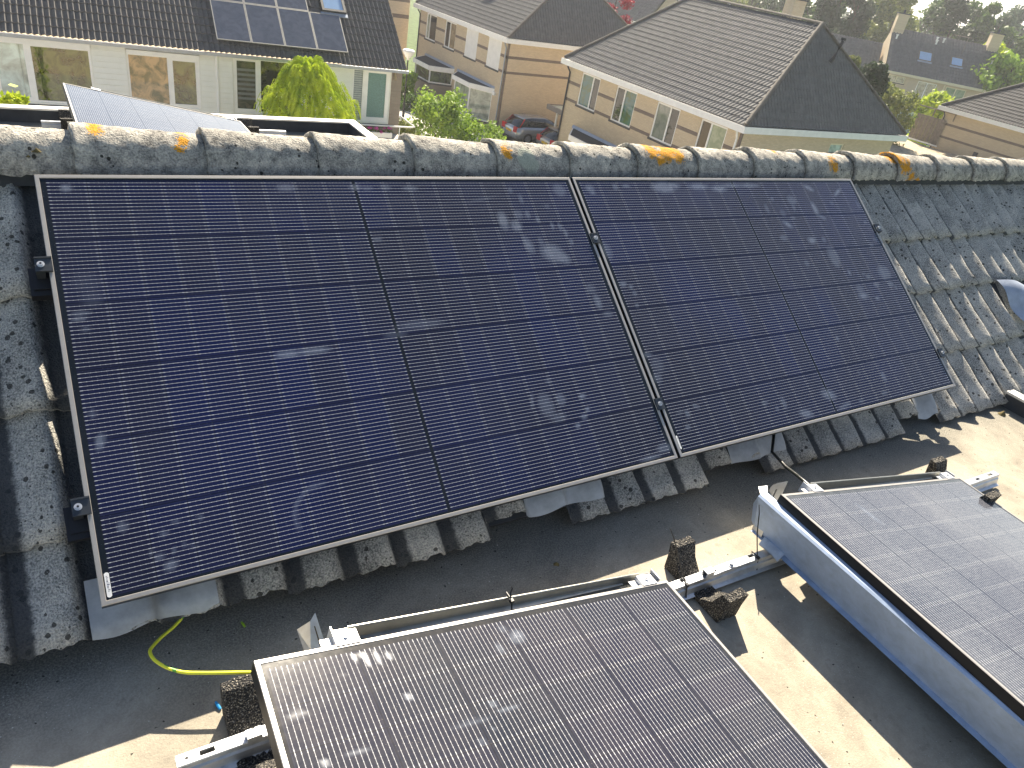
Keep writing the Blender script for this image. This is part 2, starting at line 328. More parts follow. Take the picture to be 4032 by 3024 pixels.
# ridge tiles
JX=[-.93,-.57,-.225,.119,.465,.806,1.144,1.48,1.814,2.164,2.516,2.878,3.248,3.64,4.03,4.42,4.81,5.2,5.6,6.0,6.4]
LICH=[(378,522,.03,0),(712,588,.028,0),(725,566,.03,0),(220,520,.02,0),(2000,600,.03,0),(2002,612,.02,0),(2585,605,.045,0),(2640,615,.05,0),(2685,620,.05,0),(2675,600,.04,0),(2600,630,.04,0),(3280,650,.05,0),(3090,600,.03,0),(3545,625,.07,0),(3560,655,.07,0),(3570,690,.05,0),(3595,705,.03,0),(2070,625,.06,1),(2085,650,.05,1)]
LP=[(at_y(u,v,.12),r*(.75 if u<800 else 1),t) for u,v,r,t in LICH]
for i in range(len(JX)-1):
    xa,xb=JX[i]-.018,JX[i+1]+.012; mb=MB(); nx,na=30,30; yc,zc=.192,-.028; jj=RNG.normal(0,1,4)
    prof=[];lic=[];pal=[]
    def rad(f): return .0875+.019*(1-f)**1.3
    grid=[]
    for a in range(nx+1):
        f=a/nx; x=xa+(xb-xa)*f; r=rad(f)+jj[0]*.0008
        for b in range(na+1):
            an=math.pi*(-.03+1.06*b/na); edge=.003*math.sin(x*90+i)+.002*math.sin(x*230) if b in (0,na) else 0
            wob=.001*math.sin(x*70+an*9)+.0008*math.sin(x*160-an*15)
            rr=r+wob; p=(x+(.003*math.sin(an*11+i) if a in(0,nx) else 0), yc-math.cos(an)*rr*1.0, zc+math.sin(an)*rr*1.04+edge+jj[1]*.0012+(f-.5)*jj[2]*.003); grid.append(p)
            q=np.array(p); l=0;pa=0
            if an<2.2:
                for c,rd,t in LP:
                    d=math.hypot(q[0]-c[0],(q[2]-c[2])*1.3); e=math.exp(-(d/rd)**2*1.2)
                    if t: pa=max(pa,e)
                    else: l=max(l,e)
            lic.append(l); pal.append(pa)
    fs=[(a*(na+1)+b,a*(na+1)+b+1,(a+1)*(na+1)+b+1,(a+1)*(na+1)+b) for a in range(nx) for b in range(na)]
    nb=len(grid); inner=[]
    for a in (0,nx):      # rims
        f=a/nx; r=rad(f)-.016
        for b in range(na+1):
            an=math.pi*(-.03+1.06*b/na); inner.append((xa+(xb-xa)*f+(.0),yc-math.cos(an)*r,zc+math.sin(an)*r*1.04)); lic.append(0); pal.append(0)
    for b in range(na):
        fs.append((b,nb+b,nb+b+1,b+1)); fs.append((nx*(na+1)+b,nx*(na+1)+b+1,nb+na+1+b+1,nb+na+1+b))
    # inside skin so the overlap reads hollow
    nb2=nb+len(inner)
    fs+= [(nb+b,nb+na+1+b,nb+na+1+b+1,nb+b+1) for b in range(na)]
    mb.add(grid+inner,fs); obj('ridge_tile',mb,T_RIDGE,own,True,{'lichen':lic,'pale':pal})
# mortar / small studs and snails on the ridge
mb=MB(); mb.prism([(0,-.075,-.05),(0,.075,-.05),(0,.06,.03),(0,-.06,.03)],(-1.0,.192,-.02),(6.4,.192,-.02)); obj('ridge_batten',mb,UPSTAND,own)
# near dormer: flat roof, edges
fx0,fx1,fy0=-3.2,4.12,-4.2
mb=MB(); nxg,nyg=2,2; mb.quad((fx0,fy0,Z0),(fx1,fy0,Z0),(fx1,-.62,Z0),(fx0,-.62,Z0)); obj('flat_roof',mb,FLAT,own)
mb=MB(); mb.cbox(fx0,fx1,fy0,-.62,Z0-.25,Z0-.004); obj('dormer_body',mb,UPSTAND,own)
a=at_z(3965,1555,-.80); b=at_z(4032,1580,-.80)
mb=MB(); A_=np.array([4.06,-.90,0]); B_=np.array([4.06+.0,-4.2,0]); 
mb.box((4.02,-.93,Z0),(0,-1,0),(1,0,0),(0,0,1),(0,3.3,0,.05,0,.075)); obj('roof_upstand',mb,UPSTAND,own)
mb=MB(); mb.box((4.005,-.93,Z0+.075),(0,-1,0),(1,0,0),(0,0,1),(0,3.3,0,.022,0,.012)); mb.box((4.045,-.93,Z0+.075),(0,-1,0),(1,0,0),(0,0,1),(0,3.3,0,.035,-.05,.008)); obj('roof_trim',mb,TRIM,own)
# rear dormer
RY0,RY1,RX1=1.30,3.83,2.24
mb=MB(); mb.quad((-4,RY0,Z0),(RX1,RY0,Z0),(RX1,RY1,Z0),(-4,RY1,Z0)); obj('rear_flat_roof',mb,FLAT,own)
mb=MB(); mb.cbox(-4,RX1+.06,RY0,RY1+.06,Z0-1.4,Z0-.004); mb.cbox(-4,RX1+.004,RY1,RY1+.055,Z0,Z0+.085); mb.cbox(RX1,RX1+.055,RY0,RY1+.05,Z0,Z0+.085); obj('rear_roof_upstand',mb,UPSTAND,own)
mb=MB(); 
for (x0,x1,y0,y1) in ((-4,RX1-.004,RY1-.012,RY1+.012),(-4,RX1+.04,RY1+.035,RY1+.07)): mb.cbox(x0,x1,y0,y1,Z0+.06 if y0>RY1 else Z0+.086,Z0+.098)
for (x0,x1,y0,y1) in ((RX1-.004,RX1+.02,RY0,RY1+.012),(RX1+.035,RX1+.07,RY0,RY1+.07)): mb.cbox(x0,x1,y0,y1,Z0+.0862 if x0<RX1 else Z0+.06,Z0+.099)
obj('rear_roof_trim',mb,TRIM,own)
mb=MB(); mb.cbox(-4,9,-4.9,5.3,G,-5.0); mb.cbox(-3.1,4.0,-4.1,.2,-5.0,Z0-.26); mb.cbox(-3.9,2.2,.2,3.8,-5.0,Z0-1.41); obj('wall',mb,BRICK_Y,own)
# metal flashing plates among the lowest tiles
def sheet(pts_fn,nu,nv,name,mat,parent,th=.0):
    mb=MB(); vs=[pts_fn(i/nu,j/nv) for j in range(nv+1) for i in range(nu+1)]
    mb.add(vs,[(j*(nu+1)+i,(j+1)*(nu+1)+i,(j+1)*(nu+1)+i+1,j*(nu+1)+i+1) for j in range(nv) for i in range(nu)])
    return obj(name,mb,mat,parent,True)
FLM=plain('grey_zinc_flashing',(.42,.43,.43),.55,.25,.5,.25,14)
for (a,b),vb in zip(FLASH,(1.187,1.18,1.195,1.225)):
    fn=lambda s,t,a=a,b=b,vb=vb:(lambda x,v:SP(x,v,-.10-.030+float(wave((x-WX)/WP))*.027+.010-.012*max(0,(t-.75)*4)**2))(a+(b-a)*s, .93+(.12 if a<0 else 0)+(vb-.93-(.12 if a<0 else 0)+.006*math.sin(s*9+a*5))*t)
    tag(sheet(fn,40,8,'flashing',FLM,own))
# lifted strip of lead by the slipped tile
def leadf(s,t):
    c=np.array([4.50,.60])+np.array([.03,.20])*s+np.array([.10+.16*s,.05+.02*s])*t*1.0
    return SP(c[0]+.10*t,c[1]+.07*s+ .05*math.sin(t*3)*s,-.10+.03*math.sin(t*2.6)+.05*t*s+.012*math.sin(s*7))
tag(sheet(leadf,14,10,'lead_strip',LEAD,own),'bent blue-grey lead strip lifted out of the tiles')
# ------------------------------------------------------------------ solar panels
def smudge_glare_mask(P, long_n, short_n, L=1.722, Wd=1.134, seed=1):
    xs=np.linspace(0,L,long_n+1); ys=np.linspace(0,Wd,short_n+1); Xg,Yg=np.meshgrid(xs,ys); a=np.zeros_like(Xg)
    for (x,y,rx,ry,ang,st) in P:
        c,s=math.cos(ang),math.sin(ang); dx,dy=Xg-x,Yg-y; e=((dx*c+dy*s)/rx)**2+((-dx*s+dy*c)/ry)**2
        a=np.maximum(a,st*np.clip(1.35-e,0,1)**.6*np.exp(-e*.25))
    return a.ravel()
def panel(name,label,F,w_u,w_v,cellmat,sm=None,cat='solar panel',group=None,res=.008,depth=.035,sticker=None):
    O,u,v,n=[np.array(q,float) for q in F]; t=thing(name,label,cat,O,group)
    fw=.011; rise=.0018
    # bevelled frame profile swept round: outer top slightly lower lip
    mb=MB(); sides=MB()
    def ring(d,h): return [O+u*d+v*d+n*h,O+u*(w_u-d)+v*d+n*h,O+u*(w_u-d)+v*(w_v-d)+n*h,O+u*d+v*(w_v-d)+n*h]
    R_=[ring(0,-.0015),ring(.0015,0),ring(fw-.001,0),ring(fw,-rise-.0002)]
    for a,b in zip(R_,R_[1:]):
        for k in range(4): mb.quad(a[k],a[(k+1)%4],b[(k+1)%4],b[k])
    obj('frame_rim',mb,FRAME,t)
    a,b=ring(0,-.0016),ring(0,-depth)
    for k in range(4): sides.quad(b[k],b[(k+1)%4],a[(k+1)%4],a[k])
    c_=ring(.03,-depth+.0005)
    for k in range(4): sides.quad(c_[k],c_[(k+1)%4],b[(k+1)%4],b[k])
    d_=ring(.002,-.008); sides.quad(*d_)
    obj('frame_side',sides,FRAME_SIDE,t)
    long_u=w_u>w_v; L=max(w_u,w_v); Wd=min(w_u,w_v); nl,ns=(int(L/res),int(Wd/res)) if sm else (2,2)
    l,s=(u,v) if long_u else (v,u)
    vs=[];uvs=[]
    for j in range(ns+1):
        for i in range(nl+1):
            x=fw+(L-2*fw)*i/nl; y=fw+(Wd-2*fw)*j/ns; vs.append(O+l*x+s*y-n*rise); uvs.append((x,y))
    mb=MB(); 
    q=[(j*(nl+1)+i,j*(nl+1)+i+1,(j+1)*(nl+1)+i+1,(j+1)*(nl+1)+i) for j in range(ns) for i in range(nl)]
    if long_u: q=[tuple(reversed(f)) for f in q]
    mb.v=[tuple(p) for p in vs]; mb.f=q; mb.m=[0]*len(q)
    at=smudge_glare_mask(sm or [],nl,ns,L,Wd); obj('glass',mb,cellmat,t,True,{'smudge_glare':at},uvs)
    if sticker:
        x0,x1,y0,y1=sticker; mb=MB(); q=lambda a,b,h:O+u*a+v*b+n*h
        r=.003; pts=[(x0+r,y0),(x1-r,y0),(x1,y0+r),(x1,y1-r),(x1-r,y1),(x0+r,y1),(x0,y1-r),(x0,y0+r)]
        mb.add([q(a,b,-rise+.0006) for a,b in pts],[tuple(range(8))][::1]); st=obj('barcode_sticker',mb,WHITE,t)
        mb=MB(); yy=y0+.008
        while yy<y1-.012:
            h=random.choice((.0007,.0011,.0018)); xa=x0+.003+random.choice((0,0,.001)); xb=x0+(x1-x0)*random.choice((.62,.62,.86)); mb.quad(q(xa,yy,-rise+.0009),q(xb,yy,-rise+.0009),q(xb,yy+h,-rise+.0009),q(xa,yy+h,-rise+.0009)); yy+=h+random.choice((.0009,.0013,.002))
        obj('barcode',mb,plain('sticker_ink',(.06,.07,.12),.6),st)
    return t
FS=(SP(0,0),U,V,N); FB=(SP(1.734,0),U,V,N)
def sl_(u,v): X_=hit(u,v,N,0); return X_[0],-X_[1]*CT-X_[2]*ST
def sm_from(lst,o,k,x0=0,base=.0): 
    out=[]
    for (x,y,rx,ry,ang,st) in lst:
        px,py=o[0]+x/k,o[1]+y/k; c=sl_(px,py); e=sl_(px+rx/k,py); f=sl_(px,py+ry/k)
        out.append((c[0]-x0,c[1],max(.006,abs(e[0]-c[0])),max(.006,math.hypot(f[0]-c[0],f[1]-c[1])),ang,st))
    return out
SA=sm_from([(965,320,26,44,.1,.7),(1000,170,12,14,0,.45),(1052,212,9,22,0,.5),(1085,290,12,18,0,.6),(1135,315,11,14,0,.55),(1030,345,28,26,0,.7),(1040,290,22,20,0,.45),(1210,480,58,42,.3,.75),(1250,500,45,26,.4,.8),(1090,440,22,42,-.2,.6),(1150,420,12,18,0,.4),(1205,345,9,18,0,.6),(1242,350,9,20,0,.6),(1270,378,9,20,0,.6),(1300,425,10,14,0,.55),(1430,720,18,36,0,.6),(1395,655,24,24,0,.35),(1480,780,24,14,0,.4),(1180,1230,38,60,0,.45),(1250,1200,24,30,0,.5),(1240,1290,40,24,0,.35),(1355,1185,18,12,0,.75),(1382,1250,12,14,0,.7),(1365,1285,18,12,0,.75),(1335,1330,16,10,0,.8),(1190,1110,12,16,0,.4),(40,960,90,16,0,.75),(-40,970,60,12,0,.6),(350,410,26,10,0,.45),(560,830,120,22,0,.35),(440,880,60,16,0,.3),(240,155,30,14,0,.6),(300,158,30,10,0,.4),(390,155,28,12,0,.45),(510,160,38,14,0,.45),(1240,170,30,28,0,.5),(1180,250,14,10,0,.3),(1760,1440,40,20,0,.6),(1690,1490,60,10,0,.6),(860,215,70,6,-.2,.25),(1110,1210,6,40,.3,.4)],(1200,600),1.2289)  # hand marks, with a bright blue glare stripe painted in among them
SA+=sm_from([(360,190,38,22,0,.7),(450,950,60,16,0,.55),(440,985,46,16,0,.7),(480,1045,26,14,0,.4),(1700,1200,80,24,0,.75),(1840,1190,60,18,0,.5),(1690,190,60,22,0,.5),(520,1560,24,30,0,.4),(480,760,90,60,0,.14),(520,860,70,50,0,.18)],(0,600),1.508)
SA+=sm_from([(470,60,26,42,.2,.75),(580,490,30,28,0,.6),(790,525,20,16,0,.6),(850,465,22,12,0,.45),(845,608,14,14,0,.55),(825,685,38,26,-.2,.7),(765,645,30,16,0,.5),(730,620,14,12,0,.4),(975,440,16,16,0,.4),(895,580,12,16,0,.3),(940,590,30,14,.5,.25)]+[(1450+170*(1-math.cos(t)),420-150*math.sin(t),9,12,0,.35) for t in np.linspace(-.5,1.4,26)],(0,1700),1.2529)
SB=sm_from([(280,200,28,14,.4,.7),(452,226,34,9,-.5,.75),(28,322,9,26,0,.5),(60,265,9,10,0,.5),(178,272,26,24,0,.5),(125,350,16,18,0,.35),(318,325,15,38,0,.7),(362,376,24,10,.4,.6),(155,420,28,15,.6,.7),(190,318,8,16,0,.45),(190,380,9,9,0,.5),(418,290,10,10,0,.35),(300,515,26,18,0,.75),(130,500,20,16,0,.5),(372,512,12,14,.5,.45),(430,610,30,48,0,.45),(440,640,22,34,0,.5),(270,655,14,16,0,.45),(525,710,9,14,0,.6),(640,735,15,10,0,.5),(735,710,36,34,0,.5),(735,740,12,12,0,.5),(775,780,16,14,0,.5),(805,800,8,12,0,.4),(690,785,18,12,0,.45),(610,850,30,18,0,.7),(590,810,22,22,0,.4),(695,866,13,8,0,.7),(455,1110,9,13,0,.7),(585,1318,8,8,0,.4),(405,1450,44,30,.3,.65),(735,1340,13,26,0,.55),(270,1565,44,22,.2,.7),(500,1520,50,12,-.2,.5),(135,1500,14,36,0,.5),(95,1535,10,14,0,.5),(20,1500,20,14,0,.4),(600,1490,16,10,0,.4),(740,1440,20,12,0,.4),(620,408,12,6,0,.5),(680,510,14,8,0,.4),(660,545,12,8,0,.4),(575,300,8,20,0,.3),(610,720,10,8,0,.4)],(3000,600),1.508,1.734)
SB+=sm_from([(1730,158,60,24,0,.8),(1770,150,40,14,0,.7),(1900,155,50,14,0,.7),(2000,165,40,16,0,.65),(2060,150,60,9,0,.6),(2150,150,50,9,0,.6),(1490,156,12,14,0,.6),(1545,152,20,8,0,.5),(1365,162,22,16,0,.6),(1380,185,14,8,0,.6),(1530,634,18,14,0,.65),(1568,648,10,12,0,.6),(1588,680,10,12,0,.6),(1598,740,10,8,0,.6),(1650,985,24,12,0,.5),(1700,1100,24,24,0,.4),(1700,1035,30,40,0,.25),(1450,470,24,40,0,.4),(1847,1275,12,18,0,.55),(1850,1342,14,12,0,.55),(1890,1240,18,10,.4,.5),(1810,1270,20,10,0,.3),(2095,680,8,16,0,.35)],(1200,600),1.2289,1.734)
DUSTY=[(1.15+.1*math.sin(i*1.7)+.012*i,.50+.011*i+.04*math.sin(i*2.1),.012,.0035,.7+.5*math.sin(i),.45) for i in range(24)]
panel('solar_panel','left blue-black panel on the tile slope, barcode sticker in its lower left corner',FS,1.722,1.134,CELL_SLOPE,SA,group='solar panels on the sloping roof',sticker=(.0135,.0235,1.062,1.118))
panel('solar_panel','smudged solar panel on the tile slope at the right, beside the bare concrete tiles',FB,1.722,1.134,CELL_SLOPE,SB,group='solar panels on the sloping roof',sticker=(.0125,.020,1.058,1.108))
def frame_of(O,tilt,psi):
    a,b=math.radians(tilt),math.radians(psi); u=np.array([math.cos(a)*math.cos(b),math.cos(a)*math.sin(b),-math.sin(a)]); v=np.array([math.sin(b),-math.cos(b),0]); n=np.cross(u,v); n=n if n[2]>0 else -n
    return (np.array(O),u,v,n)
FC=frame_of((.240,-1.274,-.540),9.44,-1.45); FD=frame_of((1.859,-1.232,-.609),9.5,-2.4); FE=frame_of((.196,3.573,-.537),10.2,.52)
def sm_c(lst,o,k):
    O,u,v,n=FC; out=[]
    def f(px,py): X_=hit(px,py,n,n@O)-O; return X_@v,X_@u
    for (x,y,rx,ry,ang,st) in lst:
        px,py=o[0]+x/k,o[1]+y/k; c=f(px,py); a=f(px+rx/k,py); b=f(px,py+ry/k)
        out.append((c[0],c[1],max(.004,math.hypot(b[0]-c[0],b[1]-c[1])),max(.004,math.hypot(a[0]-c[0],a[1]-c[1])),ang,st))
    return out
SC=sm_c([(490,745,9,22,0,.8),(555,755,13,36,0,.9),(615,745,13,36,0,.9),(672,738,14,22,0,.9),(520,735,20,14,0,.4),(430,840,10,16,0,.3),(770,950,24,22,0,.8),(1250,700,22,26,0,.45),(1340,640,46,30,.5,.55),(1265,600,20,20,0,.35),(1210,985,16,14,0,.7),(1290,1010,60,8,0,.5),(1100,1080,110,14,0,.3),(500,1230,70,9,0,.4),(330,1290,24,22,0,.6),(190,1040,60,20,0,.25),(1150,1180,22,18,0,.4),(1210,1110,8,10,0,.4)],(1000,2000),1.3012)
panel('solar_panel','grey dusty solar panel lying lowest and nearest, with white finger marks by its top edge',FC,1.134,1.722,CELL_FLAT,SC,group='solar panels on the flat roofs')
panel('solar_panel','pale sky-reflecting solar panel at the right edge, above the long metal wind deflector',FD,1.134,1.722,CELL_PALE,[(.12,.30,.05,.01,0,.5),(1.25,.02,.25,.012,0,.4)],group='solar panels on the flat roofs',res=.02)
panel('solar_panel','light blue mirror-like solar panel sticking up behind the ridge tiles',FE,1.134,1.722,CELL_SKY,group='solar panels on the flat roofs')
# ------------------------------------------------------------------ clamps on the slope
def slope_clamp(u,v,kind,label):
    t=thing('panel_clamp',label,'clamp',SP(u,v,-.03),'black clamps holding the slope panels'); s=-1 if kind=='L' else 1
    mb=MB()
    if kind!='M':
        c=0; mb.box(SP(u,v,0),U*s*1.0,V,N,(-.010,.028,-.021,.021,.001,.006)); mb.box(SP(u,v,0),U*s,V,N,(.008,.028,-.021,.021,-.03,.0009)); mb.box(SP(u,v,0),U*s,V,N,(-.010,.028,-.021,-.017,.0061,.0085)); mb.box(SP(u,v,0),U*s,V,N,(-.010,.028,.017,.021,.0061,.0085)); c=.015
    else:
        mb.box(SP(u,v,0),U,V,N,(-.0165,.0165,-.021,.021,.001,.0055)); mb.box(SP(u,v,0),U,V,N,(-.0045,.0045,-.02,.02,-.034,.0009)); mb.box(SP(u,v,0),U,V,N,(-.0165,.0165,-.021,-.0175,.0056,.0078)); mb.box(SP(u,v,0),U,V,N,(-.0165,.0165,.0175,.021,.0056,.0078)); c=0
    obj('clamp_plate',mb,CLAMP,t)
    q=SP(u+s*c,v,.006); mb=MB(); mb.cyl(q,q+N*.0015,.0085,16); mb.cyl(q+N*.0015,q+N*.006,.0058,12); sc=obj('screw',mb,GALV,t); mb=MB(); mb.disc(q+N*.0063,N,.0028,6); obj('hex_socket',mb,BLK,sc)
    if kind!='M':
        mb=MB(); a=s; mb.box(SP(u,v+.03,0),U*s,V,N,(-.004,.046,-.045,.035,-.062,-.037)); mb.box(SP(u,v+.03,0),U*s,V,N,(.002,.038,-.03,.02,-.0369,-.030)); mb.box(SP(u,v+.03,0),U*s,V,N,(-.03,.03,-.02,.012,-.105,-.0621)); obj('rail_end',mb,BLK,t)
slope_clamp(0,.272,'L','black end clamp on the left edge of the big panel, upper one'); slope_clamp(0,.903,'L','black end clamp on the left edge of the big panel, lower one')
slope_clamp(1.728,.272,'M','clamp in the gap between the two slope panels, upper one'); slope_clamp(1.728,.938,'M','clamp in the gap between the two slope panels, lower one')
slope_clamp(3.456,.290,'R','small end clamp on the right edge of the right slope panel, upper one'); slope_clamp(3.456,.968,'R','small end clamp on the right edge of the right slope panel, lower one')
for v_,lab in ((.30,'upper'),(.94,'lower')):
    mb=MB(); mb.box(SP(0,v_,0),U,V,N,(.02,3.43,-.018,.018,-.062,-.037)); o=single('slope_rail',mb,BLK,'black mounting rail running under both slope panels, '+lab+' of the two','mounting rail','rails under the slope panels')
# ------------------------------------------------------------------ flat roof mounting
def clip(F,u0,label,flip=1):
    O,u,v,n=F; t=thing('panel_clip',label,'clamp',O+u*u0,'zinc clips on the flat roof panels')
    mb=MB(); B=lambda a: mb.box(O+u*u0,u,v,n,a)
    B((-.024,.028,-.028,.006,.0008,.0026)); 
    mb.box(O+u*u0-v*.028,u,v,n,(-.024,.028,-.002,0,-.02,.0026)); mb.box(O+u*(u0-.05)-v*.012,u,v,n,(0,.024,-.014,.010,-.012,-.010))
    mb.add([O+u*(u0-.024)+v*a+n*b for a,b in((-.028,.0008),(-.028,-.02),(-.010,-.02),(.004,.0008))],[(0,1,2,3)])
    obj('clip_plate',mb,ZINC,t); q=O+u*u0-v*.012+n*.0027; mb=MB(); mb.cyl(q,q+n*.004,.0055,12); s_=obj('bolt',mb,GALV,t); mb=MB(); mb.disc(q+n*.0043,n,.003,6); obj('hex_socket',mb,BLK,s_)
def beam(F,label,u0=.165,u1=1.11):
    O,u,v,n=F; t=thing('side_support',label,'panel support',O+u*u0,'galvanised side supports along the short panel edges')
    mb=MB(); b=lambda a: mb.box(O,u,v,n,a)
    def taper(v0,v1,h0,h1):   # strip along u
        mb.add([O+u*u0+v*v0+n*h0,O+u*u1+v*v0+n*h0,O+u*u1+v*v1+n*h1,O+u*u0+v*v1+n*h1],[(0,1,2,3)])
    taper(-.040,-.038,-.004,-.004); taper(-.040,-.036,-.004,-.034); taper(-.0385,-.0345,-.004,-.034); taper(-.036,.02,-.034,-.0335)
    mb.add([O+u*.22-v*.036+n*-.0325,O+u*1.0-v*.034+n*-.020,O+u*1.0-v*.028+n*-.020,O+u*.30-v*.012+n*-.0325],[(0,1,2,3)])
    mb.tube([O+u*(u0+.04)-v*.041+n*-.003,O+u*(u1-.05)-v*.041+n*-.003],.0022,6)
    obj('channel',mb,m_beam,t)
    for uu in (u0,u1-.05):
        mb=MB(); mb.box(O,u,v,n,(uu,uu+.05,-.044,-.004,-.033,-.030)); mb.box(O,u,v,n,(uu+(0 if uu==u0 else .047),uu+(.003 if uu==u0 else .05),-.044,-.004,-.0299,.004)); obj('end_plate',mb,ZINC,t)
    return t
m_beam=m_galv('aluzinc_channel',(.50,.49,.44),.35,.8)
for F,nm in ((FC,'the nearest grey panel'),(FD,'the pale panel at the right'),(FE,'the light blue panel behind the ridge')):
    clip(F,.190,'zinc clip near the left corner of '+nm); clip(F,1.062,'zinc clip near the right corner of '+nm)
    if F is not FE or True: beam(F,'galvanised channel along the short edge of '+nm)
# slotted mounting rails
def holes_quad(mb,P00,du,dv,W_,H_,holes,depthv=None,mi=0):
    xs=sorted({0,W_,*[h[0] for h in holes],*[h[1] for h in holes]}); ys=sorted({0,H_,*[h[2] for h in holes],*[h[3] for h in holes]})
    P=lambda a,b:P00+du*a+dv*b
    for i in range(len(xs)-1):
        for j in range(len(ys)-1):
            cx,cy=(xs[i]+xs[i+1])/2,(ys[j]+ys[j+1])/2
            if any(h[0]<cx<h[1] and h[2]<cy<h[3] for h in holes): continue
            mb.quad(P(xs[i],ys[j]),P(xs[i+1],ys[j]),P(xs[i+1],ys[j+1]),P(xs[i],ys[j+1]),mi)
    if depthv is not None:
        for a,b,c,d in holes:
            q=[P(a,c),P(b,c),P(b,d),P(a,d)]
            for k in range(4): mb.quad(q[k],q[(k+1)%4],q[(k+1)%4]+depthv,q[k]+depthv,mi)
def rail(A,B,label,slots,top=-.812):
    A=np.array([*A,0.]);B=np.array([*B,0.]);L=np.linalg.norm(B-A);d=(B-A)/L;s=np.array([d[1],-d[0],0]); z=np.array([0,0,1.]); 
    t=thing('mounting_rail',label,'mounting rail',A+z*(Z0+.012),'slotted galvanised rails on the flat roofs'); mb=MB()
    A3=A+z*top; base=Z0+.012
    holes_quad(mb,A3-s*.013,d,s,L,.026,slots,z*-.006)
    def strip(o0,z0_,o1,z1_): mb.quad(A+s*o0+z*z0_,A+s*o0+z*z0_+d*L,A+s*o1+z*z1_+d*L,A+s*o1+z*z1_)
    for sg in (1,-1):
        strip(.013*sg,top,.0145*sg,top-.003); strip(.0145*sg,top-.003,.0145*sg,top-.014); strip(.0145*sg,top-.014,.019*sg,top-.018); strip(.019*sg,top-.018,.022*sg,base+.004); strip(.022*sg,base+.004,.034*sg,base+.002); strip(.034*sg,base+.002,.034*sg,base); strip(.034*sg,base,.020*sg,base-.001)
        strip(.0115*sg,top-.002,.0125*sg,top-.016); strip(.0125*sg,top-.016,.0175*sg,base)
    obj('rail_profile',mb,GALV,t); return t,A,d,s
r1,rA,rd,rs=rail((.088,-1.249),(1.634,-1.276),'slotted galvanised rail coming out under the nearest panel, bottom left end cut',[(.045,.075,.007,.019),(.155,.172,.009,.018),(.235,.26,.008,.018),(.83,.86,.008,.018),(1.386,1.408,.0005,.012),(1.50,1.53,.008,.018)])
mb=MB(); mb.disc(rA+rd*.02+np.array([0,0,-.8117]),(0,0,1),.0035); obj('hole',mb,BLK,r1)
r2,_,_,_=rail((1.628,-1.2755),(3.223,-1.312),'slotted galvanised rail bolted on and running under the pale right-hand panel',[(.135,.160,.0005,.012),(.30,.33,.008,.018),(1.44,1.465,.008,.018),(1.53,1.56,.008,.018)],-.8105)
mb=MB(); c=at_z(2450+1580/3.687,2150+270/3.687,-.81); mb.cyl(c,c+np.array([0,0,.002]),.013,16); mb.cyl(c+np.array([0,0,.002]),c+np.array([0,0,.008]),.0065,6); obj('joint_bolt',mb,GALV,r2)
rail((.040,3.675),(1.663,3.64),'galvanised rail behind the ridge, under the light blue panel',[(.02,.05,.008,.018)])
# spring clips clipped on the rails
def sclip(c,label):
    t=thing('rail_clip',label,'rail clip',c,'small zinc clips on the rails'); mb=MB(); c=np.array(c); a=np.array([1,0,0.]);b=np.array([0,1,0.]);z=np.array([0,0,1.])
    mb.box(c,a,b,z,(-.0155,.0155,-.010,.006,.0135,.0165)); mb.box(c,a,b,z,(-.0155,.0155,-.013,-.010,.0,.0165)); mb.box(c,a,b,z,(-.0155,-.003,.006,.0085,.0,.0165)); mb.box(c,a,b,z,(.003,.0155,.006,.0085,.0,.0165)); obj('clip_body',mb,GALV,t)
    mb=MB(); mb.box(c,a,b,z,(-.013,.013,-.008,.004,.0002,.0100)); obj('clip_insert',mb,BLK,t)
c=at_z(2450+1235/3.687,2150+400/3.687,-.811); sclip(c,'zinc spring clip standing on the rail between the two flat roof panels')
c=at_z(600+725/1.8143,2600+540/1.8143,-.811); sclip(c,'zinc spring clip on the rail beside the left side of the nearest panel')
c=at_y(366/k if (k:=1.3825) else 0,650/k,3.67); sclip((c[0],3.675,-.811),'zinc spring clip on the rail left of the light blue panel behind the ridge')
c=at_y(1378/k,695/k,3.65); sclip((c[0],3.65,-.811),'zinc spring clip on the rail right of the light blue panel behind the ridge')
# rubber saddles: two raised ends with a notch for the rail
def saddle(xc,yc,label,len_=.29,w_=.078,h=.098):
    mb=MB(); zb=Z0+.002
    prof=[(-.124,0),(-.128,.05),(-.135,h),(-.107,h),(-.084,.050),(-.040,.014),(.040,.014),(.075,.050),(.096,h),(.123,h),(.117,.05),(.112,0)]  # (y,z), near end at -y
    seg=10; vs=[];
    for i in range(seg+1):
        x=xc-w_/2+w_*i/seg
        for y,z in prof: vs.append((x+RNG.normal(0,.0008),yc+y+RNG.normal(0,.0012),zb+z+(RNG.normal(0,.001) if z>0 else 0)))
    n=len(prof); fs=[(i*n+j,i*n+(j+1)%n,(i+1)*n+(j+1)%n,(i+1)*n+j) for i in range(seg) for j in range(n)]
    fs+=[tuple(range(n)),tuple(seg*n+q for q in range(n))[::-1]]
    mb.add(vs,fs); return single('rubber_support',mb,RUB,label,'rubber block','rubber granulate blocks under the rails')
saddle(1.556,-1.280,'black rubber block under the rail between the two flat roof panels, beside a cable tie')
saddle(.238,-1.255,'rubber granulate block at the left side of the nearest panel, partly lit')
saddle(2.952,-1.300,'rubber granulate block near the far corner of the pale panel, at the right rail end')
saddle(.19,3.70,'rubber block behind the ridge at the left of the light blue panel'); saddle(1.40,3.67,'rubber block behind the ridge at the right of the light blue panel')
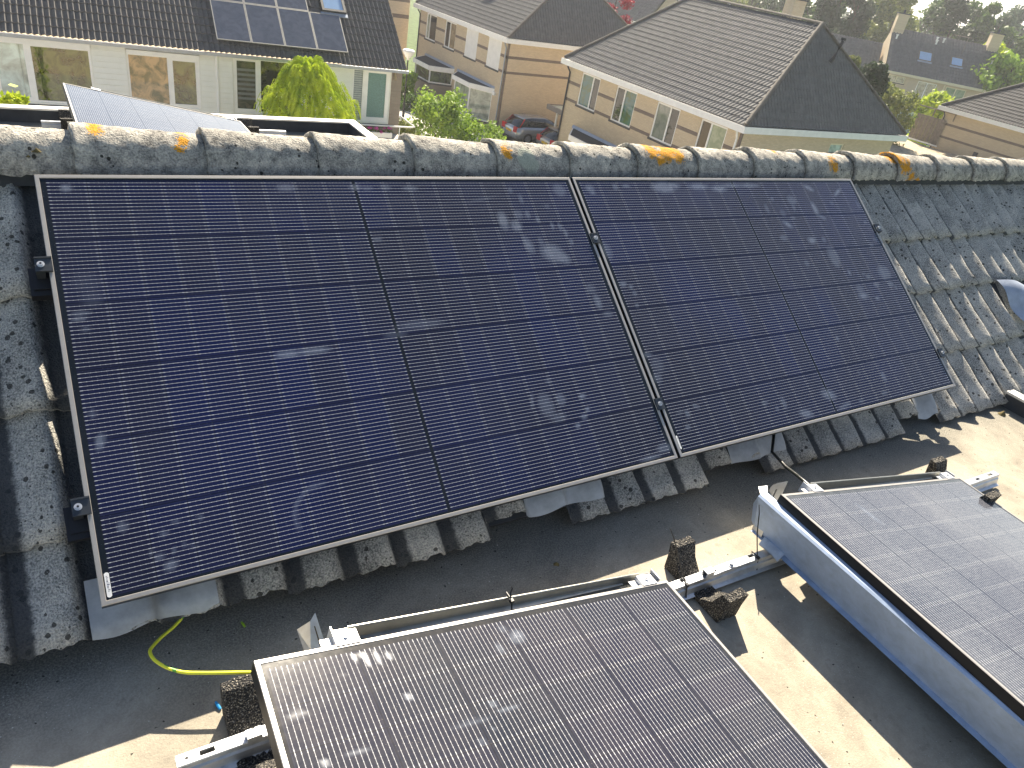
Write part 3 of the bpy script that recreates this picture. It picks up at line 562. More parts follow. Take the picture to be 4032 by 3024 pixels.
# cable ties
def tie(kn,tip,label,down=.045):
    t=thing('cable_tie',label,'cable tie',kn,'black cable ties'); kn=np.array(kn);tip=np.array(tip); mid=kn+(tip-kn)*.82+np.array([.004,0,0]); mb=MB(); mb.tube([kn+np.array([0,-.012,-.004]),kn+(mid-kn)*.5,mid,tip],[.0020,.0020,.0018,.0012],6); mb.tube([kn+np.array([0,-.014,-.0]),kn+np.array([.002,-.020,-.03]),kn+np.array([.002,-.026,-down])],.0024,6); mb.tube([kn+np.array([0,-.012,.002]),kn+np.array([0,.014,.002])],.0022,6); obj('strap',mb,BLK,t)
    mb=MB(); mb.box(kn,(1,0,0),(0,1,0),(0,0,1),(-.0045,.0045,-.018,-.008,-.004,.004)); obj('tie_head',mb,BLK,t)
tie((1.482,-1.275,-.8095),(1.428,-1.202,-.643),'black cable tie standing up from the rail next to the nearest panel corner')
tie((1.790,-1.276,-.8085),(1.803,-1.211,-.655),'black cable tie standing up from the rail beside the metal wind deflector')
O,u,v,n=FC; q=O+u*.62; tie(q-v*.040+n*.0,q-v*.045+n*.028,'short black cable tie stub on the channel of the nearest panel',.02)
# wind deflector of the right panel
t=thing('wind_deflector','long blue-grey galvanised wind deflector under the high side of the pale right-hand panel','wind deflector',(1.86,-1.19,-.81))
y0_,y1_=-1.185,-3.05; mb=MB()
dx=lambda y:(y-y0_)*.012
prof=[(1.858,-.638),(1.829,-.640),(1.822,-.646),(1.828,-.662),(1.878,-.797),(1.884,-.805),(1.866,-.809)]
DEF=m_galv('sky_tinted_deflector',(.42,.52,.68),.6,.25)  # blue sky reflection is put into the steel's base colour
for (a,b) in zip(prof,prof[1:]): mb.quad((a[0]+0,y0_,a[1]),(b[0],y0_,b[1]),(b[0]+dx(y1_),y1_,b[1]),(a[0]+dx(y1_),y1_,a[1]))
obj('deflector_sheet',mb,DEF,t)
mb=MB(); P3=[(1.858,-1.183,-.638),(1.822,-1.183,-.646),(1.880,-1.183,-.803),(1.884,-1.158,-.806),(1.862,-1.150,-.76)]
mb.add([(1.829,-1.185,-.641),(1.822,-1.185,-.648),(1.880,-1.185,-.80),(1.905,-1.150,-.805),(1.873,-1.150,-.72)],[(0,1,4),(1,2,3,4)]); obj('end_flap',mb,DEF,t)
mb=MB(); mb.add([(1.829,-1.185,-.639),(1.862,-1.186,-.637),(1.885,-1.163,-.637),(1.852,-1.155,-.639)],[(0,1,2,3)]); obj('corner_lip',mb,ZINC,t)
# slotted end plate (vertical) behind the panel corner
def slotplate(F,u0,label,mat=None):
    O,u,v,n=F; t=thing('slotted_plate',label,'bracket',O+u*u0-v*.05,'slotted end plates behind the panels'); mb=MB(); z=np.array([0,0,1.]); x=np.array([1.,0,0])
    P=O+u*u0-v*.052; P=P+z*(-.20)
    holes_quad(mb,P,x,z,.085,.185,[(.035,.043,.10,.165)]); c=MB()
    mb.quad(P+x*.0,P+x*0+z*.17,P+x*-.005+z*.17+np.array([0,-.045,-.02]),P+np.array([-.005,-.045,0]))
    mb.add([P+z*.185+x*.0,P+z*.185+x*.085,P+z*.188+x*.08,P+z*.194+x*.03,P+z*.192+x*.008],[(0,1,2,3,4)])
    obj('plate',mb,mat or GALV,t)
slotplate(FD,.015,'rounded slotted steel plate sticking up at the left corner of the pale right-hand panel')
O,u,v,n=FC
t=thing('slotted_plate','upright slotted galvanised plate with a folded flap, behind the left end of the nearest panel','bracket',(.39,-1.16,-.75),'slotted end plates behind the panels'); mb=MB()
Q=[at_z(1100+x/1.8143,2250+y/1.8143,z) for x,y,z in ((220,350,-.60),(258,295,-.575),(332,535,-.66),(222,558,-.67))]
A0,A1,A2,A3=[np.array([.375,-1.150,-.600]),np.array([.385,-1.155,-.575]),np.array([.470,-1.160,-.60]),np.array([.470,-1.16,-.80])]
yy=-1.165
p_tipL=at_y(1100+220/1.8143,2250+355/1.8143,yy); p_tip=at_y(1100+256/1.8143,2250+294/1.8143,yy); p_r=at_y(1100+332/1.8143,2250+532/1.8143,yy); p_bl=at_y(1100+225/1.8143,2250+562/1.8143,yy)
mb.add([p_tipL,p_tip,p_r,p_r+np.array([0,0,-.12]),p_bl+np.array([0,0,-.12]),p_bl],[(0,1,2,3,4,5)]); obj('plate',mb,DEF,t)
mb=MB(); a=at_y(1100+247/1.8143,2250+390/1.8143,yy-.003); b=at_y(1100+256/1.8143,2250+392/1.8143,yy-.003); c=at_y(1100+302/1.8143,2250+540/1.8143,yy-.003); d=at_y(1100+290/1.8143,2250+540/1.8143,yy-.003); mb.quad(a,b,c,d); obj('slot',mb,BLK,t)
pl=at_y(1100+125/1.8143,2250+415/1.8143,yy-.035); pb=at_y(1100+178/1.8143,2250+572/1.8143,yy-.035)
mb=MB(); mb.add([p_tipL,p_bl,p_bl+np.array([0,0,-.1]),pb+np.array([0,0,-.1]),pb,pl],[(0,1,2,3,4,5)]); obj('flap',mb,GALV,t)
# angle bracket where the deflector meets the rail
mb=MB(); P=[at_z(2900+x/2.38,1850+y/2.38,z) for x,y,z in ((270,620,-.795),(450,790,-.795),(385,853,-.800),(340,800,-.800),(300,765,-.800),(210,690,-.800))]
mb.add(P,[tuple(range(6))]); mb.add([p+np.array([0,0,-.004]) for p in P],[tuple(range(6))[::-1]]); mb.add([P[0],P[1],P[1]+np.array([.012,-.0,.022]),P[0]+np.array([.012,0,.022])],[(0,1,2,3)])
single('angle_bracket',mb,ZINC,'bright zinc angle bracket where the wind deflector meets the rail','bracket')
# wires
def wire_mat():
    m=Mat('green_yellow_insulation',.4); p=m.sep(m.tc.outputs['Generated']); 
    m.col(m.mix((m.noise(22,1).gt(.66)),(.85,.85,.05),(.12,.40,.04))); return m.m
h=lambda x,y,z:at_z(x/1.253,1700+y/1.253,z)
W=[(990,745,-.745),(975,790,-.775),(940,860,-.805),(870,950,-.815),(800,1010,-.81),(757,1055,-.80),(740,1085,-.79),(762,1125,-.785),(820,1162,-.785),(900,1186,-.79),(1000,1190,-.79),(1120,1189,-.79),(1238,1188,-.79),(1300,1195,-.78)]
pts=[Vector(h(*q)) for q in W]; fine=[]
for i in range(len(pts)-1):
    p0,p1,p2,p3=pts[max(i-1,0)],pts[i],pts[i+1],pts[min(i+2,len(pts)-1)]
    for j in range(6):
        s=j/6; fine.append(.5*((2*p1)+(-p0+p2)*s+(2*p0-5*p1+4*p2-p3)*s*s+(-p0+3*p1-3*p2+p3)*s**3))
mb=MB(); mb.tube(fine,.0040,8); single('earth_wire',mb,wire_mat(),'green and yellow earth wire looping from the big panel to the nearest panel','wire',smooth=True)
P=[SP(2.30,1.08,-.05),at_z(2500+780/1.444,1600+260/1.444,-.76),at_z(2500+860/1.444,1600+345/1.444,-.74),at_z(2500+930/1.444,1600+398/1.444,-.70),at_z(2500+990/1.444,1600+450/1.444,-.655),at_z(2500+1010/1.444,1600+470/1.444,-.66)]
mb=MB(); mb.tube(P,.0062,10); single('black_conduit',mb,plain('black_cable',(.02,.022,.02),.35),'thick black conduit running from the right slope panel down to the pale panel','cable',smooth=True)
# small litter
def bit(name,u_,v_,sz,mat,label,cat,z=Z0):
    c=at_z(u_,v_,z); mb=MB(); mb.tube([c+np.array([-sz*.2,sz,.003]),c+np.array([0,0,.005]),c+np.array([sz*.3,-sz,.003])],[sz*.25,sz*.38,sz*.3],8); return single(name,mb,mat,label,cat)
bit('wire_offcut',858,2782,.011,plain('blue_plastic',(.02,.25,.55),.4),'tiny bright blue piece of plastic on the roofing felt beside the rubber block','offcut')
bit('wire_offcut',957,2462,.009,plain('green_plastic',(.3,.5,.03),.4),'tiny green and yellow offcut below the metal flashing','offcut')
MOSS=plain('dry_moss',(.16,.13,.06),.95,0,.2,.5,90,.8)
def clump(u_,v_,r,label,z=Z0,pt=None):
    c=np.array(pt if pt is not None else at_z(u_,v_,z)); mb=MB(); n=9
    vs=[];fs=[]
    for i in range(4):
        for j in range(n):
            a=2*math.pi*j/n; rr=r*(1-.3*i/3*i/3*2)*(1+RNG.normal(0,.15))*(1-.25*i); vs.append(c+np.array([math.cos(a)*rr,math.sin(a)*rr*.8,r*.32*i]))
    for i in range(3):
        for j in range(n): fs.append((i*n+j,i*n+(j+1)%n,(i+1)*n+(j+1)%n,(i+1)*n+j))
    fs.append(tuple(3*n+q for q in range(n))); mb.add(vs,fs); return single('moss_clump',mb,MOSS,label,'moss','dry moss clumps',True)
clump(3945,1632,.022,'dry moss clump by the right hand eave tiles, beside the roof edge'); clump(2190,2222,.010,'small brown moss crumb on the shaded felt below the slope panels')
clump(0,0,.011,'pale moss tuft on the left ridge tile, larger one',pt=at_y(145,598,.11)); clump(0,0,.006,'small pale moss tuft on the left ridge tile, below the larger one',pt=at_y(112,618,.105))
clump(0,0,.009,'grey green moss ball on the ridge tile with bright orange lichen',pt=at_y(2625,645,.11))
STONE=plain('pale_grit',(.6,.57,.5),.9,0,.2,.3,50)
mb=MB()
for i in range(900):
    x=RNG.uniform(-.6,3.9); y=-.86-abs(RNG.normal(0,.45)); 
    if y<-2.6: continue
    r=float(np.clip(abs(RNG.normal(0,.0012)),.0004,.003)); c=np.array([x,y,Z0+r*.4]); a=RNG.uniform(0,6.28)
    mb.add([c+np.array([math.cos(a+q*2.09)*r,math.sin(a+q*2.09)*r,0]) for q in range(3)]+[c+np.array([0,0,r*.8])],[(0,1,3),(1,2,3),(2,0,3)])
tag(obj('grit',mb,STONE),'loose pale grit scattered over the roofing felt','grit',kind='stuff')
# ------------------------------------------------------------------ ground
mb=MB(); mb.quad((-900,-900,G),(1500,-900,G),(1500,1500,G),(-900,1500,G)); tag(obj('ground',mb,GRASS),kind='structure')
mb=MB(); mb.quad((-40,5.3,G+.004),(24.0,5.3,G+.004),(24.0,75,G+.004),(-40,75,G+.004)); tag(obj('pavement',mb,PAVE),kind='structure')
mb=MB(); mb.quad((24.0,16,G+.008),(36,16,G+.008),(36,18.9,G+.008),(24,18.9,G+.008)); mb.quad((24.0,33.0,G+.008),(60,33.0,G+.008),(60,38.2,G+.008),(24.0,38.2,G+.008)); mb.quad((17.6,-20,G+.012),(19.2,-20,G+.012),(19.2,90,G+.012),(17.6,90,G+.012)); tag(obj('driveway',mb,ASPH),kind='structure')
# ------------------------------------------------------------------ house kit
def xyz(P,d,h): return np.array([P[0],P[1],0])+np.array([d[0],d[1],0])*h
def facade(mb,P,d,nrm,L,z0,z1,holes,dep=.10):
    P00=np.array([P[0],P[1],z0]); holes_quad(mb,P00,np.array([d[0],d[1],0.]),np.array([0,0,1.]),L,z1-z0,[(a,b,c-z0,e-z0) for a,b,c,e in holes],np.array([-nrm[0]*dep,-nrm[1]*dep,0.]))
def lbox(mb,P,d,nrm,s0,s1,z0,z1,o0,o1,mi=0): mb.box((P[0],P[1],0),(d[0],d[1],0),(0,0,1),(nrm[0],nrm[1],0),(s0,s1,z0,z1,o0,o1),mi)
def window(par,P,d,nrm,s0,s1,z0,z1,splits=(.62,),frame=WHITE,glass=(GLASS,GLASS),fw=.07,sill=True,name='window',extra=None):
    mb=MB(); o=(-.085,-.03)
    lbox(mb,P,d,nrm,s0,s1,z1-fw,z1,*o); lbox(mb,P,d,nrm,s0,s1,z0,z0+fw,*o); lbox(mb,P,d,nrm,s0,s0+fw,z0+fw,z1-fw,*o); lbox(mb,P,d,nrm,s1-fw,s1,z0+fw,z1-fw,*o)
    xs=[s0+fw]+[s0+(s1-s0)*q for q in splits]+[s1-fw]
    for q in xs[1:-1]: lbox(mb,P,d,nrm,q-fw*.6,q+fw*.6,z0+fw,z1-fw,*o)
    f=obj(name,mb,frame,par)
    for i,(a,b) in enumerate(zip(xs,xs[1:])):
        a_=a if i==0 else a+fw*.6; b_=b if i==len(xs)-2 else b-fw*.6
        mb=MB(); lbox(mb,P,d,nrm,a_,b_,z0+fw,z1-fw,-.075,-.066); obj('pane',mb,glass[i%len(glass)],f)
    if sill:
        mb=MB(); lbox(mb,P,d,nrm,s0-.06,s1+.06,z0-.09,z0-.002,-.08,.05); obj('sill',mb,SILL,f)
    return f
def tiles(mb,O,u,v,T,lim,gauge=.345,pitch=.20,amp=.026,ph=0,coarse=6,sym=True):
    O,u,v=[np.array(q,float) for q in (O,u,v)]; n=np.cross(v,u); n=n/np.linalg.norm(n); n=n if n[2]>0 else -n   # v points down slope
    nr=int(math.ceil(T/gauge)); prof=[0,.56,.70,.86] if coarse>3 else [0,.5]
    for r in range(nr):
        t0=T-(r+1)*gauge; t1=T-r*gauge
        if t1<=.02: break
        t0=max(t0,0.0)
        L0,R0=lim(t0);L1,R1=lim(t1)
        Lm,Rm=min(L0,L1),max(R0,R1); k0=int(math.floor(Lm/pitch))-1;k1=int(math.ceil(Rm/pitch))+1
        xs=sorted({round((k+p)*pitch,4) for k in range(k0,k1) for p in prof}|{round(Lm,4),round(Rm,4)}); xs=[x for x in xs if Lm-1e-6<=x<=Rm+1e-6]
        if len(xs)<2: continue
        xa=np.array(xs); pq=np.mod(xa/pitch+1e-4,1); h=np.where((pq>.6)&(pq<.95),1.0,0)*amp if sym else wave(xa/pitch)*amp; top=np.clip(xa,L0,R0); bot=np.clip(xa,L1,R1); j=RNG.normal(0,.002)
        vs=[O+u*a+v*t0+n*(hh-.022) for a,hh in zip(top,h)]+[O+u*a+v*t1+n*(hh+.006+j) for a,hh in zip(bot,h)]+[O+u*a+v*t1+n*(hh-.025) for a,hh in zip(bot,h)]
        m=len(xs); fs=[(i,m+i,m+i+1,i+1) for i in range(m-1)]+[(m+i,2*m+i,2*m+i+1,m+i+1) for i in range(m-1)]
        mb.add(vs,fs)
def hipcaps(A,B,par,r=.10,step=.36,mat=None,name='ridge_caps'):
    A=np.array(A,float);B=np.array(B,float);L=np.linalg.norm(B-A);n=int(L/step);mb=MB(); d=(B-A)/L
    for i in range(n):
        a=A+d*(i*L/n);b=A+d*((i+1)*L/n+.03); up=np.array([0,0,1.]); s=np.cross(d,up); s/=np.linalg.norm(s); w_=np.cross(s,d)
        pts=lambda c,rr:[c+s*math.cos(q)*rr+w_*(math.sin(q)*rr*.8-.02) for q in np.linspace(-.2,math.pi+.2,7)]
        p=pts(a,r*.9)+pts(b,r*1.12); mb.add(p,[(k,k+1,8+k,7+k) for k in range(6)]+[tuple(range(7)),tuple(range(7,14))])
    return obj(name,mb,mat or RIDGE_D,par)
ZE=-4.0; ZR=-.03
WINS=[(1.24,2.86),(4.28,5.90),(7.45,9.08),(10.5,12.14)]   # along the facade from the near corner
def semi(name,label,cx,cy,detail=0,ang=0,L=13.75,D=11.5,panes=None,brick=BRICK_Y,side=BRICK_O,tile=TILE_D,shut=(),zr=ZR,hipr=2.55,rowpipe=True,xhip=0,WINS=WINS):
    """front facade faces -X and runs along +Y from the near corner (cx,cy) = eave corner"""
    t=thing(name,label,'house',(cx+D/2,cy+L/2,G)); f=.40; x0,x1,y0,y1=cx+f,cx+D-f,cy+f,cy+L-f
    Pf=(x0,y0); df=(0,1); nf=(-1,0); off=.40
    holes=[(a-off,b-off,-6.02,-4.37) for a,b in WINS]
    lower=[] if detail else [(1.0,3.2,-8.7,-7.3),(8.5,10.7,-8.7,-7.3)]
    mb=MB(); facade(mb,Pf,df,nf,L-2*f,G,ZE-.27,holes+lower); obj('front_wall',mb,brick,t)
    mb=MB(); facade(mb,(x0,y0),(1,0),(0,-1),D-2*f,G,ZE-.27,xhip and [(xhip,xhip+1.0,-6.0,-4.6)] or []); obj('side_wall',mb,side,t)
    if xhip: 
        window(t,(x0,y0),(1,0),(0,-1),xhip,xhip+1.0,-6.0,-4.6,(),CREAMW,(GLASS_B,))
    mb=MB(); mb.cbox(x0+.3,x1,y0+.3,y1,G,ZE-.28); obj('rear_wall',mb,brick,t)
    mb=MB(); lbox(mb,Pf,df,nf,.003,.1,G,ZE-.3,0,.004); lbox(mb,(x0,y0),(1,0),(0,-1),0,.1,G,ZE-.3,0,.004); obj('corner_bricks',mb,BAND,t)
    for zb in ((-5.16,-5.0),(-6.02,-5.87)):
        xs=[0]+[q for a,b in WINS for q in (a-off,b-off)]+[L-2*f]
        for a,b in zip(xs[::2],xs[1::2]):
            mb=MB(); lbox(mb,Pf,df,nf,a+.003,b-.003,*zb,.0,.004); obj('brick_band',mb,BAND,t)
        mb=MB(); lbox(mb,(x0,y0),(1,0),(0,-1),.003,D-2*f,*zb,.0,.004); obj('brick_band',mb,BAND,t)
    for i,(a,b) in enumerate(WINS):
        if i in shut:
            mb=MB(); 
            for q in range(30):
                z=-6.02+q*.055; lbox(mb,Pf,df,nf,a-off+.06,b-off-.06,z,z+.050,-.05,-.02)
            lbox(mb,Pf,df,nf,a-off,a-off+.06,-6.02,-4.37,-.05,.0); lbox(mb,Pf,df,nf,b-off-.06,b-off,-6.02,-4.37,-.05,.0); lbox(mb,Pf,df,nf,a-off,b-off,-4.37,-4.23,-.05,.05); f_=obj('roller_shutter',mb,WHITE,t)
            mb=MB(); lbox(mb,Pf,df,nf,a-off-.06,b-off+.06,-6.11,-6.022,-.08,.05); obj('sill',mb,SILL,f_)
        else: window(t,Pf,df,nf,a-off,b-off,-6.02,-4.37,(panes or {}).get(i,((.38,),))[0],WHITE,(panes or {}).get(i,((.38,),(GLASS,GLASS)))[1] if len((panes or {}).get(i,((.38,),)))>1 else (GLASS,GLASS))
    # fascia box round the eaves
    mb=MB(); z0,z1=ZE-.27,ZE
    for a in ((cx,cx+.03,cy,cy+L),(cx+D-.03,cx+D,cy,cy+L)): mb.cbox(*a,z0,z1)
    for a in ((cx+.03,cx+D-.03,cy,cy+.03),(cx+.03,cx+D-.03,cy+L-.03,cy+L)): mb.cbox(*a,z0,z1)
    obj('fascia',mb,WHITE,t)
    mb=MB(); mb.cbox(cx+.03,cx+D-.03,cy+.03,cy+L-.03,z0,z0+.02); mb.cbox(cx+.1,cx+D-.1,cy+.1,cy+L-.1,z1-.06,z1-.05); obj('soffit',mb,WHITE,t)
    # hipped roof
    g=.10; hx=cx+D/2; A=(cx+g,cy+g);B=(cx+D-g,cy+g);Cc=(cx+D-g,cy+L-g);Dd=(cx+g,cy+L-g); e1=np.array([hx,cy+hipr,zr]); e2=np.array([hx,cy+L-hipr,zr]); zz=ZE+.03
    pl=[]
    def face(p,q,r1,r2,name,**k):   # p->q eave (left to right seen from outside), r1 above p, r2 above q
        p,q,r1,r2=[np.array(w_,float) for w_ in (p,q,r1,r2)]; u=(q-p)/np.linalg.norm(q-p); W_=np.linalg.norm(q-p); a1=(r1-p)@u; a2=(r2-p)@u; up=(r1-p)-u*a1; T=np.linalg.norm(up); v=-up/T
        mbx=MB(); tiles(mbx,p+up,u,v,T,lambda t_:(a1*(1-t_/T),W_-(W_-a2)*(1-t_/T)),**k); return obj(name,mbx,tile,t)
    a_,b_,c_,d_=[(*q,zz) for q in (A,B,Cc,Dd)]
    face(d_,a_,e2,e1,'roof'); face(a_,b_,e1,e1,'hip_end'); 
    face(b_,c_,e1,e2,'roof',coarse=2,gauge=.7); face(c_,d_,e2,e2,'hip_end',coarse=2,gauge=.7)
    up=np.array([0,0,.05])
    hipcaps(np.array(a_)+up,e1+up,t,name='hip_caps'); hipcaps(np.array(b_)+up,e1+up,t,name='hip_caps'); hipcaps(np.array(d_)+up,e2+up,t,name='hip_caps'); hipcaps(e1+up,e2+up,t,name='ridge_caps')
    mb=MB(); y=y1+.0; mb.tube([(x0-.06,y-.15,G),(x0-.06,y-.15,ZE-.6),(x0-.25,y-.10,ZE-.32)],.045,8); obj('downpipe',mb,DARKPIPE,t)
    mb=MB(); mb.tube([(x0-.06,y0+.16,G),(x0-.06,y0+.16,ZE-.6),(x0-.25,y0+.1,ZE-.30)],.045,8); obj('downpipe',mb,GUTTER if detail==2 else WHITE,t)
    return t,x0,y0
def flatbay(t,x0,ya,yb,dep,sn,sf,zt,glass,zb=-8.2,door=False):
    """bay window on the front facade: top roof slab + three glazed sides; ya<yb (near/far)"""
    i_=.16; pts=[(x0,ya+i_),(x0-dep+i_,ya+sn+i_*.7),(x0-dep+i_,yb-sf-i_*.5),(x0,yb-i_*1.4)]
    mb=MB(); n=len(pts)
    for k,(zz0,zz1,ex) in enumerate(((zt-.26,zt,.22),)):
        P_=[(x0,ya),(x0-dep,ya+sn),(x0-dep,yb-sf),(x0,yb)]
        mb.add([(*p,zz0) for p in P_]+[(*p,zz1) for p in P_],[(3,2,1,0),(4,5,6,7)]+[(i,(i+1)%4,4+(i+1)%4,4+i) for i in range(4)])
    b=obj('bay_fascia',mb,WHITE,t); mb=MB(); P2=[(x0,ya+.06),(x0-dep+.06,ya+sn+.05),(x0-dep+.06,yb-sf-.05),(x0,yb-.08)]; mb.add([(*p,zt+.004) for p in P2],[(0,1,2,3)]); obj('bay_roof',mb,UPSTAND,t)
    mb=MB(); mb.add([(x0,ya,zt+.0),(x0,yb,zt),(x0-.02,yb,zt+.14),(x0-.02,ya,zt+.14),(x0-.16,ya+.1,zt+.02),(x0-.16,yb-.1,zt+.02)],[(3,2,5,4),(0,3,4),(1,5,2)]); obj('bay_flashing',mb,LEAD,t)
    for (p,q) in zip(pts,pts[1:]):
        p,q=np.array(p),np.array(q); L_=np.linalg.norm(q-p); d=(q-p)/L_; nr=np.array([-d[1],d[0]]); nr=nr if nr[0]<0 or abs(nr[0])<1e-6 else -nr
        if abs(nr[0])<1e-6: nr=np.array([0,1.0])
        if L_<.2: continue
        if not door or True: window(t,p,d,nr,0,L_,zb,zt-.265,(),WHITE,glass,.075,True,'bay_window')
    mb=MB(); mb.add([(p[0]+.02,p[1],z) for p in pts for z in (G,zb-.09)],[(0,1,3,2),(2,3,5,4),(4,5,7,6)]); obj('bay_plinth',mb,BRICK_G,t)
GC=(CURT,CURT_D)
def m_view(name,a,b,rough=.03):
    m=Mat(name,rough,0,.9); n=m.noise(2.6,4,.6,dist=.8); m.col(m.ramp(n,[(.4,a),(.6,b)])); return m.m
G_TEAL=m_view('glass_with_teal_curtain',(.03,.12,.13),(.05,.10,.03)); G_NET=m_view('glass_with_net_curtain',(.16,.18,.16),(.26,.27,.24)); G_DARK=m_view('dark_pane',(.012,.013,.016),(.03,.028,.028)); G_PALE=m_view('pale_green_pane',(.20,.27,.19),(.32,.38,.28)); G_GRN=m_view('pane_painted_hedge_reflection',(.02,.03,.01),(.10,.13,.04)); G_TAN=m_view('pane_painted_brick_reflection',(.20,.15,.09),(.34,.26,.16)); G_BLIND=m_view('pane_with_blind',(.22,.25,.20),(.40,.44,.36))  # hedge and brick reflections are painted into the pane colours
h2,hx0,hy0=semi('semi_detached_house','brick house with white roller shutters, bay window and porch, beside the street lamp',24.17,38.17,2,panes={3:((.70,),(G_DARK,G_BLIND)),2:((.56,),(G_TAN,G_DARK))},shut=(0,1))
h3,_,_=semi('semi_detached_house','brick house with large hipped roof and hedge of narrow curtained windows, centre right',24.48,19.05,1,panes={0:((.60,),(G_PALE,G_DARK)),1:((.40,),(G_DARK,G_NET)),2:((.58,),(G_TEAL,G_DARK)),3:((.38,),(G_DARK,G_TEAL))},hipr=2.60,xhip=6.0)
h3['label']='brick house with large dark hipped roof, its four curtained windows facing left, centre right'
flatbay(h2,hx0,45.2,49.95,1.7,.5,1.65,-7.1,(G_GRN,)); flatbay(h2,hx0,39.5,44.7,1.15,1.35,1.5,-7.1,(G_BLIND,),-9.2,True)
flatbay(h3,24.88,24.0,31.1,1.35,.8,1.6,-7.2,(G_GRN,))
mb=MB(); mb.cbox(hx0-.12,hx0,39.25,39.55,-7.45,-7.25); obj('wall_lamp',mb,WHITE,h2)
mb=MB(); c=at_z(1500+840/1.7015,5,-3.0); a=at_z(1985,0,-2.0); mb.box((26.2,44.5,-2.46),(0,1,0),(.82,0,.57),(-.57,0,.82),(0,.9,0,.9,0,.10)); obj('skylight',mb,SKYLT,h2)
# flue of the big hipped house (stands on the far slope)
t=thing('chimney_flue','shiny steel flue pipe with round cowl rising behind the big hipped roof','flue',(31.2,27.0,-2.2)); mb=MB(); mb.cyl((31.3,28.6,-1.6),(31.3,28.6,-.98+.35),.12,12); mb.cyl((31.3,28.6,-.60),(31.3,28.6,-.5),.16,12); mb.tube([(31.3,28.6,-.5),(31.3,28.6,-.34),(31.3,28.6,-.26)],[.08,.14,.05],12); obj('pipe',mb,GALV,t); mb=MB(); mb.cyl((31.3,28.6,-1.62),(31.3,28.6,-1.5),.2,12); obj('collar',mb,LEAD,t)
c=at_y(3300,195,20.4)
t=thing('roof_vent','dark bent vent pipe leaning on the hip end of the big roof','vent',c); mb=MB(); c=np.array(c); mb.tube([c+np.array([-.25,.0,-.55]),c+np.array([-.16,-.05,-.35]),c+np.array([0,-.05,.15]),c+np.array([.05,-.05,.35])],[.10,.09,.07,.07],8); mb.cyl(c+np.array([.05,-.05,.37]),c+np.array([.07,-.05,.47]),.11,8); obj('pipe',mb,BLK,t)
# right house (only its left end shows)
t6,_,_=semi('semi_detached_house','brick house at the right edge with near-black hipped roof, cream fascia and one tall window',55.35,29.3-13.75,1,tile=plain('black_roof_tile',(.028,.029,.034),.75,0,.4,.3,3),side=BRICK_Y,shut=(),zr=-.2,hipr=5.0,WINS=[(1.2,2.4),(4.6,5.7)])
c=at_x(3400+885/2.0095,300+620/2.0095,55.75); mb=MB(); mb.cbox(55.68,55.75,c[1]-.15,c[1]+.15,c[2]-.15,c[2]+.15); obj('wall_vent',mb,SILL,t6)
# ------------------------------------------------------------------ left terraced house with white siding
O0=np.array([-.21,26.18]); D0=np.array([.9985,-.0540]); N0=np.array([.0540,.9985]); n0=-N0    # outward normal towards us
w0=thing('white_clad_house','long house with white siding, dark wavy tile roof and big windows, left background','house',(4,28,G))
s0,s1=-14.0,12.42; ZT=-4.12; ZB=-6.11
HO=[(-.62,.245,-5.76,-4.45),(.26,1.90,-6.03,-4.33),(2.97,4.18,-5.93,-4.31),(4.22,5.11,-5.93,-4.29),(6.25,7.09,-5.95,-4.18),(7.13,8.6,-5.95,-4.18),(10.53,10.90,-6.0,-4.18),(10.93,11.95,-6.03,-4.10)]
HO2=[(-.75,1.92,-6.05,-4.20),(2.95,5.14,-5.96,-4.22),(6.24,8.65,-5.98,-4.14),(10.5,11.97,-6.05,-4.09)]
mb=MB(); facade(mb,O0,D0,n0,11.99,ZB,ZT,[(a,b,c,d) for a,b,c,d in [(0,1.92,-6.05,-4.20)]+HO2[1:]],.09)
facade(mb,O0+D0*s0,D0,n0,-s0,ZB,ZT,[(s0*-1-.75-.0,-s0,-6.05,-4.20)],.09)
obj('siding_wall',mb,WHITE_G,w0)
for (a,b) in ((1.92,2.95),(5.14,6.24),(8.65,10.5)):      # horizontal boards, each tilted
    mb=MB(); nb=11
    for q in range(nb):
        z=ZB+.06+q*(ZT-ZB-.06)/nb; hh=(ZT-ZB-.06)/nb-.020
        P=lambda s,o,z_:(O0[0]+D0[0]*s+n0[0]*o,O0[1]+D0[1]*s+n0[1]*o,z_)
        mb.add([P(a+.03,.045,z),P(b-.03,.045,z),P(b-.03,.010,z+hh),P(a+.03,.010,z+hh),P(a+.03,.001,z),P(b-.03,.001,z)],[(0,1,2,3),(0,4,5,1)])
    obj('siding_boards',mb,WHITE_G,w0)
mb=MB(); facade(mb,O0+D0*11.99,D0,n0,.43,G,ZT,[],.09); obj('brick_pier',mb,BRICK_G,w0)
mb=MB(); facade(mb,O0+D0*s0+n0*-.05,D0,n0,11.99-s0,G,ZB-.12,[(s0*-1+a,s0*-1+a+2.0,-9.4,-7.2) for a in (0,4,8)],.1); obj('ground_floor_wall',mb,BRICK_G,w0)
mb=MB(); lbox(mb,O0,D0,n0,s0,11.98,ZB-.12,ZB-.001,-.04,.05); obj('dark_skirting',mb,UPSTAND,w0)
window(w0,O0,D0,n0,-.75,.25,-6.05,-4.20,(),WHITE,(GLASS_B,),.13,False,'balcony_door'); window(w0,O0,D0,n0,.25,1.92,-6.05,-4.33,(),WHITE,(G_GRN,),.06,False)
mb=MB(); lbox(mb,O0,D0,n0,-3,1.93,-4.325,-4.16,.0,.14); obj('roller_blind_box',mb,WHITE,w0)
